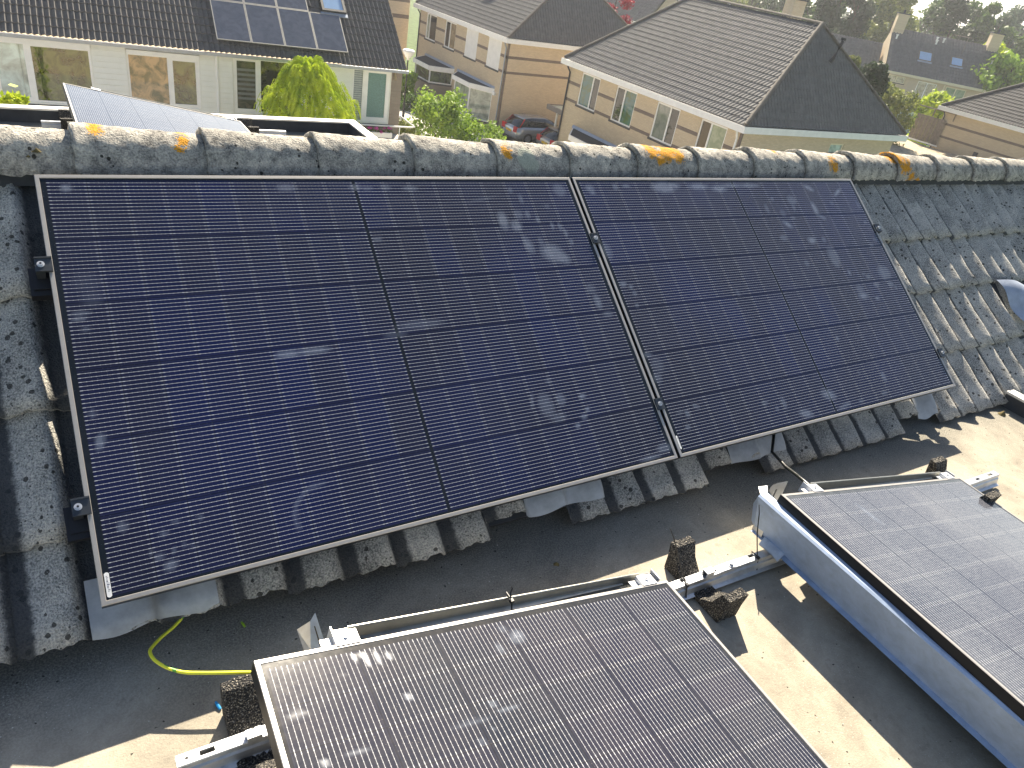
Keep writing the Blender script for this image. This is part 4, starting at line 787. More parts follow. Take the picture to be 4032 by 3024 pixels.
window(w0,O0,D0,n0,2.95,4.20,-5.96,-4.33,(),WHITE,(m_view('pane_painted_tree_brick_reflection',(.05,.06,.02),(.42,.28,.14)),),.05,False); window(w0,O0,D0,n0,4.20,5.14,-5.96,-4.33,(),WHITE,(G_GRN,),.12,False)  # tree and brick reflection painted into the left pane's colour
mb=MB(); lbox(mb,O0,D0,n0,2.95,5.15,-4.325,-4.2,.0,.12); obj('roller_blind_box',mb,WHITE,w0)
f1=window(w0,O0,D0,n0,6.24,7.11,-5.98,-4.14,(),WHITE,(m_view('pane_striped_blind',(.03,.035,.03),(.13,.12,.09)),),.12,False); window(w0,O0,D0,n0,7.11,8.65,-5.98,-4.14,(),WHITE,(G_DARK,),.06,False)
mb=MB()
for q in range(7): lbox(mb,O0,D0,n0,6.38,6.98,-5.55+q*.16,-5.47+q*.16,-.065,-.060)
obj('striped_blind',mb,plain('grey_blind',(.17,.18,.18),.7),f1)
window(w0,O0,D0,n0,10.5,10.92,-6.05,-4.16,(),WHITE,(plain('grey_louvre',(.22,.25,.26),.6),),.04,False); f2=window(w0,O0,D0,n0,10.92,11.97,-6.05,-4.09,(),WHITE,(plain('dotted_screen',(.13,.24,.22),.5,0,.5,.3,30),),.17,False,'balcony_door')
mb=MB()
for q in range(22): 
    z=-5.85+q*.078; lbox(mb,O0,D0,n0,10.55,10.87,z,z+.045,-.063,-.05)
obj('louvre',mb,plain('louvre_slats',(.40,.43,.43),.6),w0)
mb=MB(); P=O0+D0*5.70+n0*.06; mb.tube([(P[0],P[1],ZB-.1),(P[0],P[1],ZT+.02)],.045,10); obj('downpipe',mb,WHITE,w0)
# roof plane
pit=math.radians(37.4); E0=O0-D0*0+n0*.34; vdn=np.array([n0[0]*math.cos(pit),n0[1]*math.cos(pit),-math.sin(pit)]); uu=np.array([D0[0],D0[1],0.])
TR=6.2; top=np.array([E0[0],E0[1],-3.98])-vdn*TR
mb=MB(); tiles(mb,top+uu*s0,uu,vdn,TR,lambda t_:(0,12.46-s0+.0),gauge=.355,pitch=.1665,amp=.05,sym=False); obj('roof',mb,TILE_M,w0)
mb=MB(); P=np.array([E0[0],E0[1],0]); mb.box(P,uu,(n0[0],n0[1],0),(0,0,1),(s0,12.5,0.0,.12,-4.10,-4.0)); obj('gutter',mb,GUTTER,w0)
mb=MB(); q=top+uu*(12.46-s0-12.46+0); a=top+uu*(12.47); mb.add([a,top+uu*12.47+vdn*TR,top+uu*12.47+vdn*TR+np.array([0,0,-.2]),a+np.array([0,0,-.2])],[(0,1,2,3)]); mb.add([tuple(top+uu*12.1),tuple(top+uu*12.1+np.array([0,0,-5])),tuple(top+uu*12.1+vdn*TR+np.array([0,0,-.4]))],[(0,1,2)]); obj('gable_wall',mb,BRICK_Y,w0)
mb=MB(); a=O0+D0*s0+N0*.4; b=O0+D0*12.2+N0*.4; c=b+N0*8; d=a+N0*8; mb.add([(*q,z) for z in (G,-4.3) for q in (a,b,c,d)],[(0,1,5,4),(1,2,6,5),(2,3,7,6),(3,0,4,7),(4,5,6,7)]); obj('rear_wall',mb,BRICK_Y,w0)
# roof panels on it: three whole ones below, upper row cut by the frame
def rooft(s,t_,n_=.0):   # s along, t up slope from eave
    return top+uu*(s)+vdn*(TR-t_-.42)+np.cross(uu,vdn)*(-n_ if np.cross(uu,vdn)[2]<0 else n_)
nrm0=np.cross(uu,-vdn); nrm0=nrm0 if nrm0[2]>0 else -nrm0
PF=m_view('distant_panel_glass',(.075,.085,.11),(.10,.11,.14),.12)
labs=['grey solar panel on the white house roof, leftmost in the lower row','grey solar panel on the white house roof, second in the lower row','grey solar panel on the white house roof, third in the lower row','grey solar panel on the white house roof, right end of lower row above the conifer','upper row solar panel on the white house roof, left one','upper row solar panel on the white house roof, second one','upper row solar panel on the white house roof, right one']
for i,(s,t_,hgt) in enumerate([(5.73,.10,1.70),(6.86,.10,1.70),(7.99,.10,1.70),(9.12,.10,1.70),(5.73,1.82,1.70),(6.86,1.82,1.70),(7.99,1.82,1.70)]):
    ptl=at_y(0,0,0)*0+(np.array([E0[0],E0[1],-3.98])+uu*s-vdn*(t_+hgt+.30)+nrm0*.16)
    tt=thing('roof_solar_panel',labs[i],'solar panel',ptl,'solar panels on the white house roof'); w_=1.115
    mb=MB(); 
    for q in ((0,w_,0,.03),(0,w_,hgt-.03,hgt),(0,.03,.03,hgt-.03),(w_-.03,w_,.03,hgt-.03)): mb.box(ptl,uu,vdn,nrm0,(*q,-.035,.002))
    obj('frame',mb,plain('silver_frame',(.35,.34,.31),.4,.5) if i==0 else bpy.data.materials['silver_frame'],tt); mb=MB(); mb.box(ptl,uu,vdn,nrm0,(.03,w_-.03,.03,hgt-.03,-.02,-.002)); obj('glass',mb,PF,tt)
# skylight of the white house
ps=np.array([E0[0],E0[1],-3.98])+uu*9.63-vdn*(2.25+1.2)+nrm0*.14
mb=MB(); 
for q in ((0,.9,0,.09),(0,.9,1.11,1.2),(0,.09,.09,1.11),(.81,.9,.09,1.11)): mb.box(ps,uu,vdn,nrm0,(*q,-.1,.05))
f_=obj('skylight',mb,plain('skylight_frame',(.05,.05,.05),.5),w0); mb=MB(); mb.box(ps,uu,vdn,nrm0,(.09,.81,.09,1.11,0,.02)); obj('pane',mb,SKYLT,f_)
mb=MB(); mb.box(ps,uu,vdn,nrm0,(-.05,.95,1.201,1.35,-.08,-.04)); obj('flashing',mb,LEAD,f_)
# balcony rail with flower box at its right end
P=O0+D0*10.2+n0*.95; q=lambda s,o,z:(O0[0]+D0[0]*s+n0[0]*o,O0[1]+D0[1]*s+n0[1]*o,z)
t=thing('balcony_railing','white tubular balcony railing in front of the white balcony door','railing',q(10.8,.9,-6.3)); mb=MB(); mb.tube([q(8.0,1.0,-5.93),q(12.55,1.0,-5.93),q(12.75,.9,-5.93),q(12.45,.05,-5.75)],.03,8); mb.tube([q(12.1,1.0,-5.93),q(12.1,1.0,-6.9)],.025,8); mb.tube([q(9.2,1.0,-5.93),q(9.2,1.0,-6.9)],.025,8); obj('rail',mb,WHITE,t); mb=MB(); mb.box(q(0,0,0),uu,(n0[0],n0[1],0),(0,0,1),(8,12.4,.1,1.05,-6.62,-6.45)); obj('balcony_slab',mb,PAVE,t)
t=thing('flower_box','white flower box full of pink flowers hanging on the balcony railing','flower box',q(11.1,1.1,-6.3)); mb=MB(); lbox(mb,O0,D0,n0,10.45,11.75,-6.32,-6.14,1.03,1.2); obj('box',mb,WHITE,t)
def leafcloud(mb,c,r,n,size,flat=.0,seed=0,shell=.55,droop=0,mi=0):
    c=np.array(c,float); r=np.array(r,float)*np.ones(3); d=RNG.normal(0,1,(n,3)); d/=np.linalg.norm(d,axis=1)[:,None]; rad=(shell+(1-shell)*RNG.random(n))[:,None]; P=c+d*r*rad
    a=RNG.normal(0,1,(n,3)); a/=np.linalg.norm(a,axis=1)[:,None]; b=np.cross(a,d+RNG.normal(0,.5,(n,3))); b/=np.linalg.norm(b,axis=1)[:,None]+1e-9; s=size*(.6+.8*RNG.random((n,1)))
    if droop: a=a*.3+np.array([0,0,-droop]); a/=np.linalg.norm(a,axis=1)[:,None]; b=np.cross(a,d); b/=np.linalg.norm(b,axis=1)[:,None]+1e-9
    q=np.stack([P-a*s,P+b*s*.55,P+a*s,P-b*s*.55],1); b0=len(mb.v); mb.v.extend(map(tuple,q.reshape(-1,3))); mb.f.extend([(b0+4*i,b0+4*i+1,b0+4*i+2,b0+4*i+3) for i in range(n)]); mb.m.extend([mi]*n)
PINK=plain('pink_petals',(.55,.06,.35),.6); 
mb=MB()
for s in np.linspace(10.5,11.7,8): leafcloud(mb,q(s,1.12,-6.08),(.12,.12,.09),45,.03)
obj('foliage',mb,m_leaf('box_leaves',(.04,.09,.02),(.10,.18,.04)),t); mb=MB()
for s in np.linspace(10.5,11.7,12): leafcloud(mb,q(s+RNG.normal(0,.05),1.16+RNG.normal(0,.03),-6.03+RNG.normal(0,.04)),(.07,.05,.05),22,.03)
obj('flowers',mb,PINK,t)
# ------------------------------------------------------------------ street lamp
LB=at_z(1588,452,G)*1; LX,LY=19.63,41.91
t=thing('street_lamp','street lamp with slim black post and white bowl shade beside the white house','street lamp',(18.88,40.17,G)); lx,ly=18.88,40.17; zt=-6.0
mb=MB(); mb.tube([(lx,ly,G),(lx,ly,G+1.1),(lx,ly,G+1.12),(lx,ly,zt)],[.075,.075,.05,.04],12); obj('post',mb,BLK,t)
mb=MB(); mb.tube([(lx,ly,zt),(lx,ly,zt+.1),(lx,ly,zt+.16),(lx,ly,zt+.42),(lx,ly,zt+.50)],[.06,.08,.17,.33,.35],20); sh=obj('lamp_shade',mb,WHITE,t,True); mb=MB(); mb.tube([(lx,ly,zt+.50),(lx,ly,zt+.56)],[.36,.30],20); obj('lid',mb,WHITE,t)
# ------------------------------------------------------------------ vegetation
def trunk(t,base,top,r,limbs=5,spread=1.2):
    mb=MB(); base=np.array(base,float); top=np.array(top,float); n=6; pts=[base+(top-base)*i/n+np.array([RNG.normal(0,.04),RNG.normal(0,.04),0])*(i>0) for i in range(n+1)]; mb.tube(pts,[r*(1-.75*i/n) for i in range(n+1)],8)
    for k in range(limbs):
        f=.35+.55*k/limbs; p=base+(top-base)*f; a=RNG.uniform(0,6.28); e=p+np.array([math.cos(a)*spread*(1.1-f),math.sin(a)*spread*(1.1-f),spread*.6]); mb.tube([p,(p+e)/2+np.array([0,0,.05]),e],[r*.4,r*.25,r*.08],6)
    return obj('trunk',mb,BARK,t)
LEAF={}
def leafmat(k):
    if k not in LEAF:
        LEAF[k]=m_leaf('leaves_'+k,*{'yellow_green':((.24,.36,.015),(.62,.70,.05)),'bright':((.10,.20,.02),(.36,.50,.07)),'mid':((.035,.08,.015),(.15,.24,.05)),'dark':((.018,.038,.014),(.05,.085,.028)),'grey_green':((.05,.085,.045),(.11,.16,.08)),'red':((.18,.01,.02),(.42,.04,.07)),'olive':((.09,.13,.03),(.32,.34,.09))}[k],.3)
    return LEAF[k]
def tree(name,label,base,H,r,kind,blobs=14,n=260,size=.12,crown0=.35,cat='tree',group=None,flatz=1.0):
    base=np.array([base[0],base[1],G]); t=thing(name,label,cat,base,group); trunk(t,base,base+np.array([0,0,H*.85]),max(.05,r*.07),6,r*.8)
    mb=MB()
    for i in range(blobs):
        f=crown0+(1-crown0)*(i+.5)/blobs; a=RNG.uniform(0,6.28); w_=r*math.sin(math.pi*min(1,max(.12,(f-crown0*.55)/(1.12-crown0*.55))))**.6; rr=w_*RNG.uniform(.25,.75)
        c=base+np.array([math.cos(a)*rr,math.sin(a)*rr,H*f-.2*r]); br=r*RNG.uniform(.28,.48); leafcloud(mb,c,(br,br,br*.75*flatz),n,size,shell=.35)
    obj('crown',mb,leafmat(kind),t); return t
def along(px,py,d): 
    p=at_d(px,py,d); return p
# yellow-green weeping conifer: drooping sprays
cc=O0+D0*8.15+n0*2.9; ctop=-3.35
t=thing('golden_conifer','bushy yellow-green weeping conifer standing in front of the white house','tree',(cc[0],cc[1],G)); mb=MB(); mb.tube([(cc[0],cc[1],G),(cc[0],cc[1],-4.2)],[.16,.05],8); obj('trunk',mb,BARK,t)
mb=MB(); RC=1.62
for i in range(1700):
    z=RNG.uniform(0,1)**.8; zz=-8.2+z*(ctop+8.2-.15); f=(zz+8.2)/(ctop+8.2); rr=RC*max(.12,1-max(0,(f-.45)/.55)**2.6)**.75*(.93+.07*math.sin(zz*5)); a=RNG.uniform(0,6.28); R_=rr*(.72+.28*RNG.random()**.5)*(1+.10*math.sin(a*7+zz*3.5)+.05*math.sin(a*13-zz*6))
    p=np.array([cc[0]+math.cos(a)*R_,cc[1]+math.sin(a)*R_,zz]); out=np.array([math.cos(a),math.sin(a),0]); L_=RNG.uniform(.22,.42); pts=[p-out*.12+np.array([0,0,-.02]),p+out*.06+np.array([0,0,.03]),p+out*.16+np.array([0,0,-L_*.45]),p+out*.19+np.array([0,0,-L_])]
    side=np.array([-math.sin(a),math.cos(a),0])*1.0
    for k in range(9):
        f=k/8; seg=min(2,int(f*3)); q_=pts[seg]+(pts[seg+1]-pts[seg])*(f*3-seg); l=.12*(1.1-f*.6)
        for sg in (1,-1):
            tip=q_+side*sg*l+out*RNG.normal(.02,.02)+np.array([0,0,-l*.9]); w_=np.array([0,0,.026]); mb.add([q_+w_,q_-w_,tip],[(0,1,2)])
    for k in range(3): mb.add([pts[k]+side*.012,pts[k]-side*.012,pts[k+1]-side*.008,pts[k+1]+side*.008],[(0,1,2,3)])
for dx_,dz in ((-.35,.28),(.28,.34),(0,.05)):
    for k in range(60):
        a=RNG.uniform(0,6.28); p=np.array([cc[0]+dx_+math.cos(a)*.10,cc[1]+math.sin(a)*.1,ctop-.35+dz*RNG.random()]); out=np.array([math.cos(a),math.sin(a),0]); side=np.array([-out[1],out[0],0])
        for j in range(5): q_=p+out*.05*j+np.array([0,0,-.02*j*j]); mb.add([q_+side*.02,q_-side*.02,q_+out*.05+side*.05-np.array([0,0,.06])],[(0,1,2)]); mb.add([q_+side*.02,q_-side*.02,q_+out*.05-side*.05-np.array([0,0,.06])],[(0,1,2)])
obj('crown',mb,leafmat('yellow_green'),t)
b=at_z(1755,560,-9.2)
def shrub(name,label,px,py,dist,rpx,kind,n=1600,size=.085,hgt=None,cat='shrub'):
    c=at_d(px,py,dist); mpp=dist/FPX*1.15; r=rpx*mpp; t=thing(name,label,cat,(c[0],c[1],G)); mb=MB(); mb.tube([(c[0],c[1],G),(c[0],c[1],c[2])],[.06,.02],6)
    for k in range(5): a=RNG.uniform(0,6.28); mb.tube([(c[0],c[1],G+.3),(c[0]+math.cos(a)*r*.5,c[1]+math.sin(a)*r*.5,c[2]+r*.2)],[.03,.01],5)
    obj('stems',mb,BARK,t); mb=MB(); leafcloud(mb,c,(r*.8,r*.8,r*.75),n//3,size,shell=.5)
    for k in range(16):
        a=RNG.uniform(0,6.28); e=RNG.uniform(-.4,1.3); q_=c+np.array([math.cos(a)*math.cos(e),math.sin(a)*math.cos(e),math.sin(e)])*r*RNG.uniform(.6,.85); leafcloud(mb,q_,(r*.33,)*3,n//16,size,shell=.3)
    z_=c[2]
    while z_>G+.4: leafcloud(mb,(c[0],c[1],z_),(r*.8,r*.8,.5),n//8,size,shell=.4); z_-=.6
    obj('foliage',mb,leafmat(kind),t); return t
shrub('round_shrub','big round bright green shrub in front of the bay window house, behind the ridge',1745,490,40,120,'bright',2600,.10)
shrub('low_shrub','smaller bright green shrub right of the big round shrub, beside the cars',1900,570,39,92,'bright',1600,.09)
shrub('low_shrub','low olive and yellow shrub below the flower box',1585,545,31,62,'olive',1300,.06)
shrub('garden_bush','dark green garden bushes at the foot of the bay window',1625,425,50,48,'mid',900,.09)
shrub('tall_grass_clump','feathery bright grass clump between white house and bay window',1585,330,53,50,'bright',1200,.12)
shrub('pot_plant','bright yellow-green plant on the left, behind the rear roof edge',58,418,21,38,'yellow_green',240,.10,cat='plant')
# hedge-side bushes right of the big roof
shrub('conical_bush','dark green conical tree behind the right hip of the big roof',3425,330,52,58,'dark',1800,.13,cat='tree')
shrub('garden_bush','slender pale tree top peeping over the right hip of the big roof',3360,255,54,26,'olive',700,.11,cat='tree')
shrub('garden_bush','light olive bush beside the big roof corner, above the garage',3525,455,60,72,'olive',2000,.12)
shrub('garden_bush','yellow-olive bush just right of the dark conical tree',3490,385,62,40,'olive',800,.11)
shrub('leafy_tree','large-leaved yellow-green tree above the wooden fence',3672,432,76,55,'yellow_green',700,.26,cat='tree')
# ------------------------------------------------------------------ garages and fence at the right
t=thing('garage_block','low flat-roofed garages with gravel roof between the two hipped houses','garage',(46,24,G)); mb=MB(); mb.cbox(42.5,55.2,22.0,32.5,G,-6.9); obj('wall',mb,BRICK_Y,t); mb=MB(); mb.cbox(42.3,55.3,21.9,32.7,-6.899,-6.78); obj('roof_edge',mb,GUTTER,t); mb=MB(); mb.quad((42.5,22.1,-6.77),(55.1,22.1,-6.77),(55.1,32.5,-6.77),(42.5,32.5,-6.77)); obj('gravel_roof',mb,plain('roof_gravel',(.40,.34,.24),.9,0,.2,.4,5),t)
t=thing('lean_to_roof','lower roof with corrugated edge and white trim beside the big hipped house','roof',(40,24,G)); mb=MB(); mb.cbox(37.0,41.8,21.0,30,G,-7.05); obj('wall',mb,BRICK_Y,t); mb=MB()
for i in range(40): mb.cbox(41.5,42.1,21+i*.22,21.11+i*.22,-6.99,-6.93)
obj('corrugated_edge',mb,UPSTAND,t); mb=MB(); mb.cbox(36.9,41.49,20.9,30.1,-7.049,-6.98); mb.cbox(36.8,36.89,20.9,30.1,-7.2,-6.95); obj('roof_sheet',mb,GUTTER,t)
FENCE=plain('grey_weathered_boards',(.24,.20,.165),.9,0,.2,.25,6)
fa=at_z(3400+350/2.0095,300+480/2.0095,-6.6); fb=at_z(3400+572/2.0095,300+547/2.0095,-6.6)
dd=(fb-fa)[:2]; Lf=np.linalg.norm(dd); dd/=Lf; nf_=np.array([-dd[1],dd[0]]); nf_=nf_ if nf_[0]<0 else -nf_
t=thing('wooden_fence','tall grey weathered board fence standing beside the right-hand brick house','fence',(*fa[:2],-6.6)); mb=MB(); nbd=14; hf=1.75
for i in range(nbd): lbox(mb,fa[:2],dd,nf_,i*Lf/nbd+.006,(i+1)*Lf/nbd-.006,-6.6,-6.6+hf+RNG.normal(0,.01),.012*(i%2),.012*(i%2)+.02)
obj('boards',mb,FENCE,t); mb=MB(); lbox(mb,fa[:2],dd,nf_,-.1,Lf+.1,-6.70,-6.61,-.03,.06); obj('bottom_rail',mb,WHITE,t)
t=thing('trellis','thin rusty rail frame above the wooden fence','trellis',(*fa[:2],-6.6+hf)); mb=MB(); lbox(mb,fa[:2],dd,nf_,-.3,Lf+.5,-4.35,-4.27,.05,.1); 
for s in (-.3,Lf*.5,Lf+.4): lbox(mb,fa[:2],dd,nf_,s,s+.07,-4.8,-4.351,.05,.1)
obj('rail',mb,FENCE,t)
# ------------------------------------------------------------------ distant houses
def farhouse(name,label,A,B,ze,zr,dep,tile=TILE_D,gable=BRICK_Y,wins=(),gauge=.42,pitch=.30,amp=.06,sky=(),chim=(),fasc=CREAMW,vents=()):
    """A,B: eave ends (left,right seen from us), roof rises away from us"""
    A=np.array(A,float)[:2];B=np.array(B,float)[:2]; L_=np.linalg.norm(B-A); d=(B-A)/L_; n_=np.array([-d[1],d[0]]); 
    if n_@(A-CAMC[:2])<0: n_=-n_
    out=-n_; t=thing(name,label,'house',(*((A+B)/2+n_*dep/2),G)); 
    rise=zr-ze; run=dep/2; T=math.hypot(rise,run); v=np.array([out[0]*run,out[1]*run,-rise])/T; O=np.array([*(A+n_*run),zr]); u=np.array([*d,0])
    mb=MB(); tiles(mb,O,u,v,T,lambda t_:(0,L_),gauge,pitch,amp,coarse=4); tiles(mb,O,u,np.array([n_[0]*run,n_[1]*run,-rise])/T,T,lambda t_:(0,L_),1.2,.6,.02,coarse=2); obj('roof',mb,tile,t)
    P=A+n_*.35; mb=MB(); facade(mb,P,d,out,L_,G,ze-.15,wins and [(a,b,c,e) for a,b,c,e,_ in wins] or [],.1); Q=A+n_*(dep-.35)
    for s in (0,L_):
        a=P+d*s;b=Q+d*s;m_=(a+b)/2; mb.add([(*a,G),(*b,G),(*b,ze-.1),(*m_,zr-.05),(*a,ze-.1)],[(0,1,2,3,4)])
    obj('wall',mb,gable,t)
    for a,b,c,e,g_ in wins: window(t,P,d,out,a,b,c,e,(.5,) if b-a>1 else (.5,),g_[0],(g_[1],),.08,True)
    mb=MB(); lbox(mb,A,d,out,-.02,L_+.02,ze-.22,ze+.02,.0,.10); obj('gutter_board',mb,fasc,t)
    for (s,w_,hh) in chim:
        c=A+n_*run+d*s; mb=MB(); mb.box((*c,0),(*d,0),(*n_,0),(0,0,1),(-w_/2,w_/2,-w_/2,w_/2,zr-.6,zr+hh)); ch=obj('chimney',mb,BRICK_Y,t); mb=MB(); mb.box((*c,0),(*d,0),(*n_,0),(0,0,1),(-w_/2-.06,w_/2+.06,-w_/2-.06,w_/2+.06,zr+hh+.001,zr+hh+.1)); mb.cyl((*c,zr+hh+.1),(*c,zr+hh+.4),.12,8); obj('chimney_cap',mb,UPSTAND,ch)
    nn=np.cross(u,-v); nn=nn if nn[2]>0 else -nn
    for (s,tt_,w_,h_) in sky:
        p=O+u*s+v*tt_+nn*.08; mb=MB()
        for q_ in ((0,w_,0,.07),(0,w_,h_-.07,h_),(0,.07,.07,h_-.07),(w_-.07,w_,.07,h_-.07)): mb.box(p,u,v,nn,(*q_,-.05,.06))
        f_=obj('skylight',mb,plain('brown_frame',(.16,.13,.09),.6),t); mb=MB(); mb.box(p,u,v,nn,(.07,w_-.07,.07,h_-.07,0,.03)); obj('pane',mb,SKYLT,f_); mb=MB(); mb.box(p,u,v,nn,(-.05,w_+.05,h_+.001,h_+.2,-.03,0)); obj('flashing',mb,LEAD,f_)
    for (s,tt_) in vents:
        p=O+u*s+v*tt_+nn*.05; mb=MB(); mb.cyl(p,p+np.array([0,0,.35]),.09,8); mb.cyl(p+np.array([0,0,.35]),p+np.array([0,0,.45]),.14,8); obj('roof_vent',mb,WHITE if s>0 else BLK,t)
    return t,P,d,out
a5=at_z(3487,275,ZE)[:2]; b5=at_z(3913,362,ZE)[:2]; L5=np.linalg.norm(b5-a5)
sc=lambda px,py:(lambda X_:(float((X_[:2]-a5)@((b5-a5)/L5)),float(X_[2])))(hit(px,py,(*np.array([-(b5-a5)[1],(b5-a5)[0]]),0),np.array([-(b5-a5)[1],(b5-a5)[0]])@a5))
W5=[]
for x0_,y0_b,x1_,y1_b,fr,gl in ((3505,285,3567,316,CREAMW,G_BLIND),(3622,312,3675,378,WHITE,G_BLIND),(3730,340,3790,402,CREAMW,G_PALE)):
    s_a,z_a=sc(x0_,y0_b+4); s_b,z_b=sc(x1_,y1_b); W5.append((min(s_a,s_b),max(s_a,s_b),min(z_a,z_b)+.0,max(z_a,z_b)-.1,(fr,gl)))
W5[0]=(W5[0][0],W5[0][1],-5.0,-4.35,W5[0][4]); W5[1]=(*W5[1][:2],-6.0,-4.4,W5[1][4]); W5[2]=(*W5[2][:2],-6.0,-4.4,W5[2][4])
t5,P5,d5,o5=farhouse('gabled_house','distant brick house with two blue skylights and a chimney at each end, right background',a5,b5,ZE,-.05,9.0,wins=W5,sky=((3.05,2.6,1.35,1.25),(6.35,2.55,1.2,1.15)),chim=((.55,1.1,1.35),(L5-.7,1.1,1.2)),vents=((4.6,.9),(5.3,.9),(4.6,1.3),(.5,1.6),(L5-.6,2.6)))
s_,z_=sc(3400+620/2.0095,740/2.0095); mb=MB(); lbox(mb,P5,d5,o5,s_,s_+.12,G,ZE-.3,.0,.06); obj('downpipe',mb,CREAMW,t5)
mb=MB(); lbox(mb,P5,d5,o5,.2,7.5,-7.2,-6.95,.0,2.2); obj('extension_roof',mb,WHITE,t5); mb=MB(); lbox(mb,P5,d5,o5,.3,7.4,G,-7.21,.0,2.0); obj('extension_wall',mb,GLASS_B,t5)
# tv aerial
c=at_d(3815,148,96); t=thing('tv_aerial','small horizontal television aerial above the ridge of the skylight house','aerial',c); mb=MB(); c=np.array(c); mb.tube([c+np.array([0,0,-1.6]),c],.03,6); e=np.array([d5[0],d5[1],0]); mb.tube([c-e*1.3,c+e*.3],.03,6)
for k in range(7): mb.tube([c-e*(1.3-.22*k)+np.array([-e[1],e[0],0])*.3,c-e*(1.3-.22*k)-np.array([-e[1],e[0],0])*.3],.015,4)
obj('boom',mb,FENCE,t)
# roof between big hipped roof and skylight house
a8=at_z(3290,350,ZE)[:2]; a8=a5+(a5-b5)/L5*7.2+np.array([.8,1.2]); farhouse('gabled_house','lower dark roof adjoining the skylight house on its left',a8,a5+np.array([.7,1.0])-(b5-a5)/L5*.15,ZE-1.5,-1.75,7.5)
a9=b5+(b5-a5)/L5*.3+np.array([.8,1.2]); farhouse('gabled_house','dark roof adjoining the skylight house on its right',a9,a9+(b5-a5)/L5*9,ZE-1.2,-1.45,7.5)
# long roof behind the big hipped roof with a chimney at its right end
a7=at_d(2870,-20,60)[:2]; b7=at_d(3275,100,66)[:2]; farhouse('gabled_house','long dark roof with brick chimney behind the big hipped roof',a7,b7,-4.2,-.55,8.5,chim=((np.linalg.norm(b7-a7)-.5,1.15,1.25),),vents=((np.linalg.norm(b7-a7)*.3,.4),))
# small roof with red tree, top centre
a10=at_z(2395,90,-4.0)[:2]; farhouse('gabled_house','dark roof seen above the left end of the big hipped roof, beside the red tree',at_d(2300,60,82)[:2],at_d(2540,70,78)[:2],-3.6,-.4,8,wins=((4.6,6.2,-5.2,-4.0,(WHITE,G_BLIND)),),fasc=WHITE)
tree('red_tree','small dark red tree between the two hipped roofs',at_d(2418,40,66),9.6,1.5,'red',10,220,.13)
# brick gable house between white house and shutter house
t=thing('brick_gable_house','tan brick side wall with two dark bands, behind the white house roof corner','house',(20,60,G)); mb=MB(); facade(mb,(15.5,52.6),(1,0),(0,-1),8.7,G,-3.6,[],.1); obj('side_wall',mb,BRICK_O,t)
for z_ in (-3.98,-5.05): mb=MB(); lbox(mb,(15.5,52.6),(1,0),(0,-1),0,8.69,z_-.13,z_+.13,0,.004); obj('brick_band',mb,BAND,t)
mb=MB(); mb.cbox(15.6,24.1,52.9,62,G,-3.61); obj('rear_wall',mb,BRICK_O,t); mb=MB(); mb.cbox(15.3,24.5,52.3,62.3,-3.6,-3.33); obj('fascia',mb,WHITE,t)
mb=MB(); tiles(mb,np.array([15.4,56.9,.2]),np.array([1,0,0.]),np.array([0,-.79,-.61]),5.7,lambda t_:(0,9.0),coarse=3); obj('roof',mb,TILE_D,t)
mb=MB(); mb.tube([(15.9,52.5,G),(15.9,52.5,-3.6)],.05,8); obj('downpipe',mb,GUTTER,t)
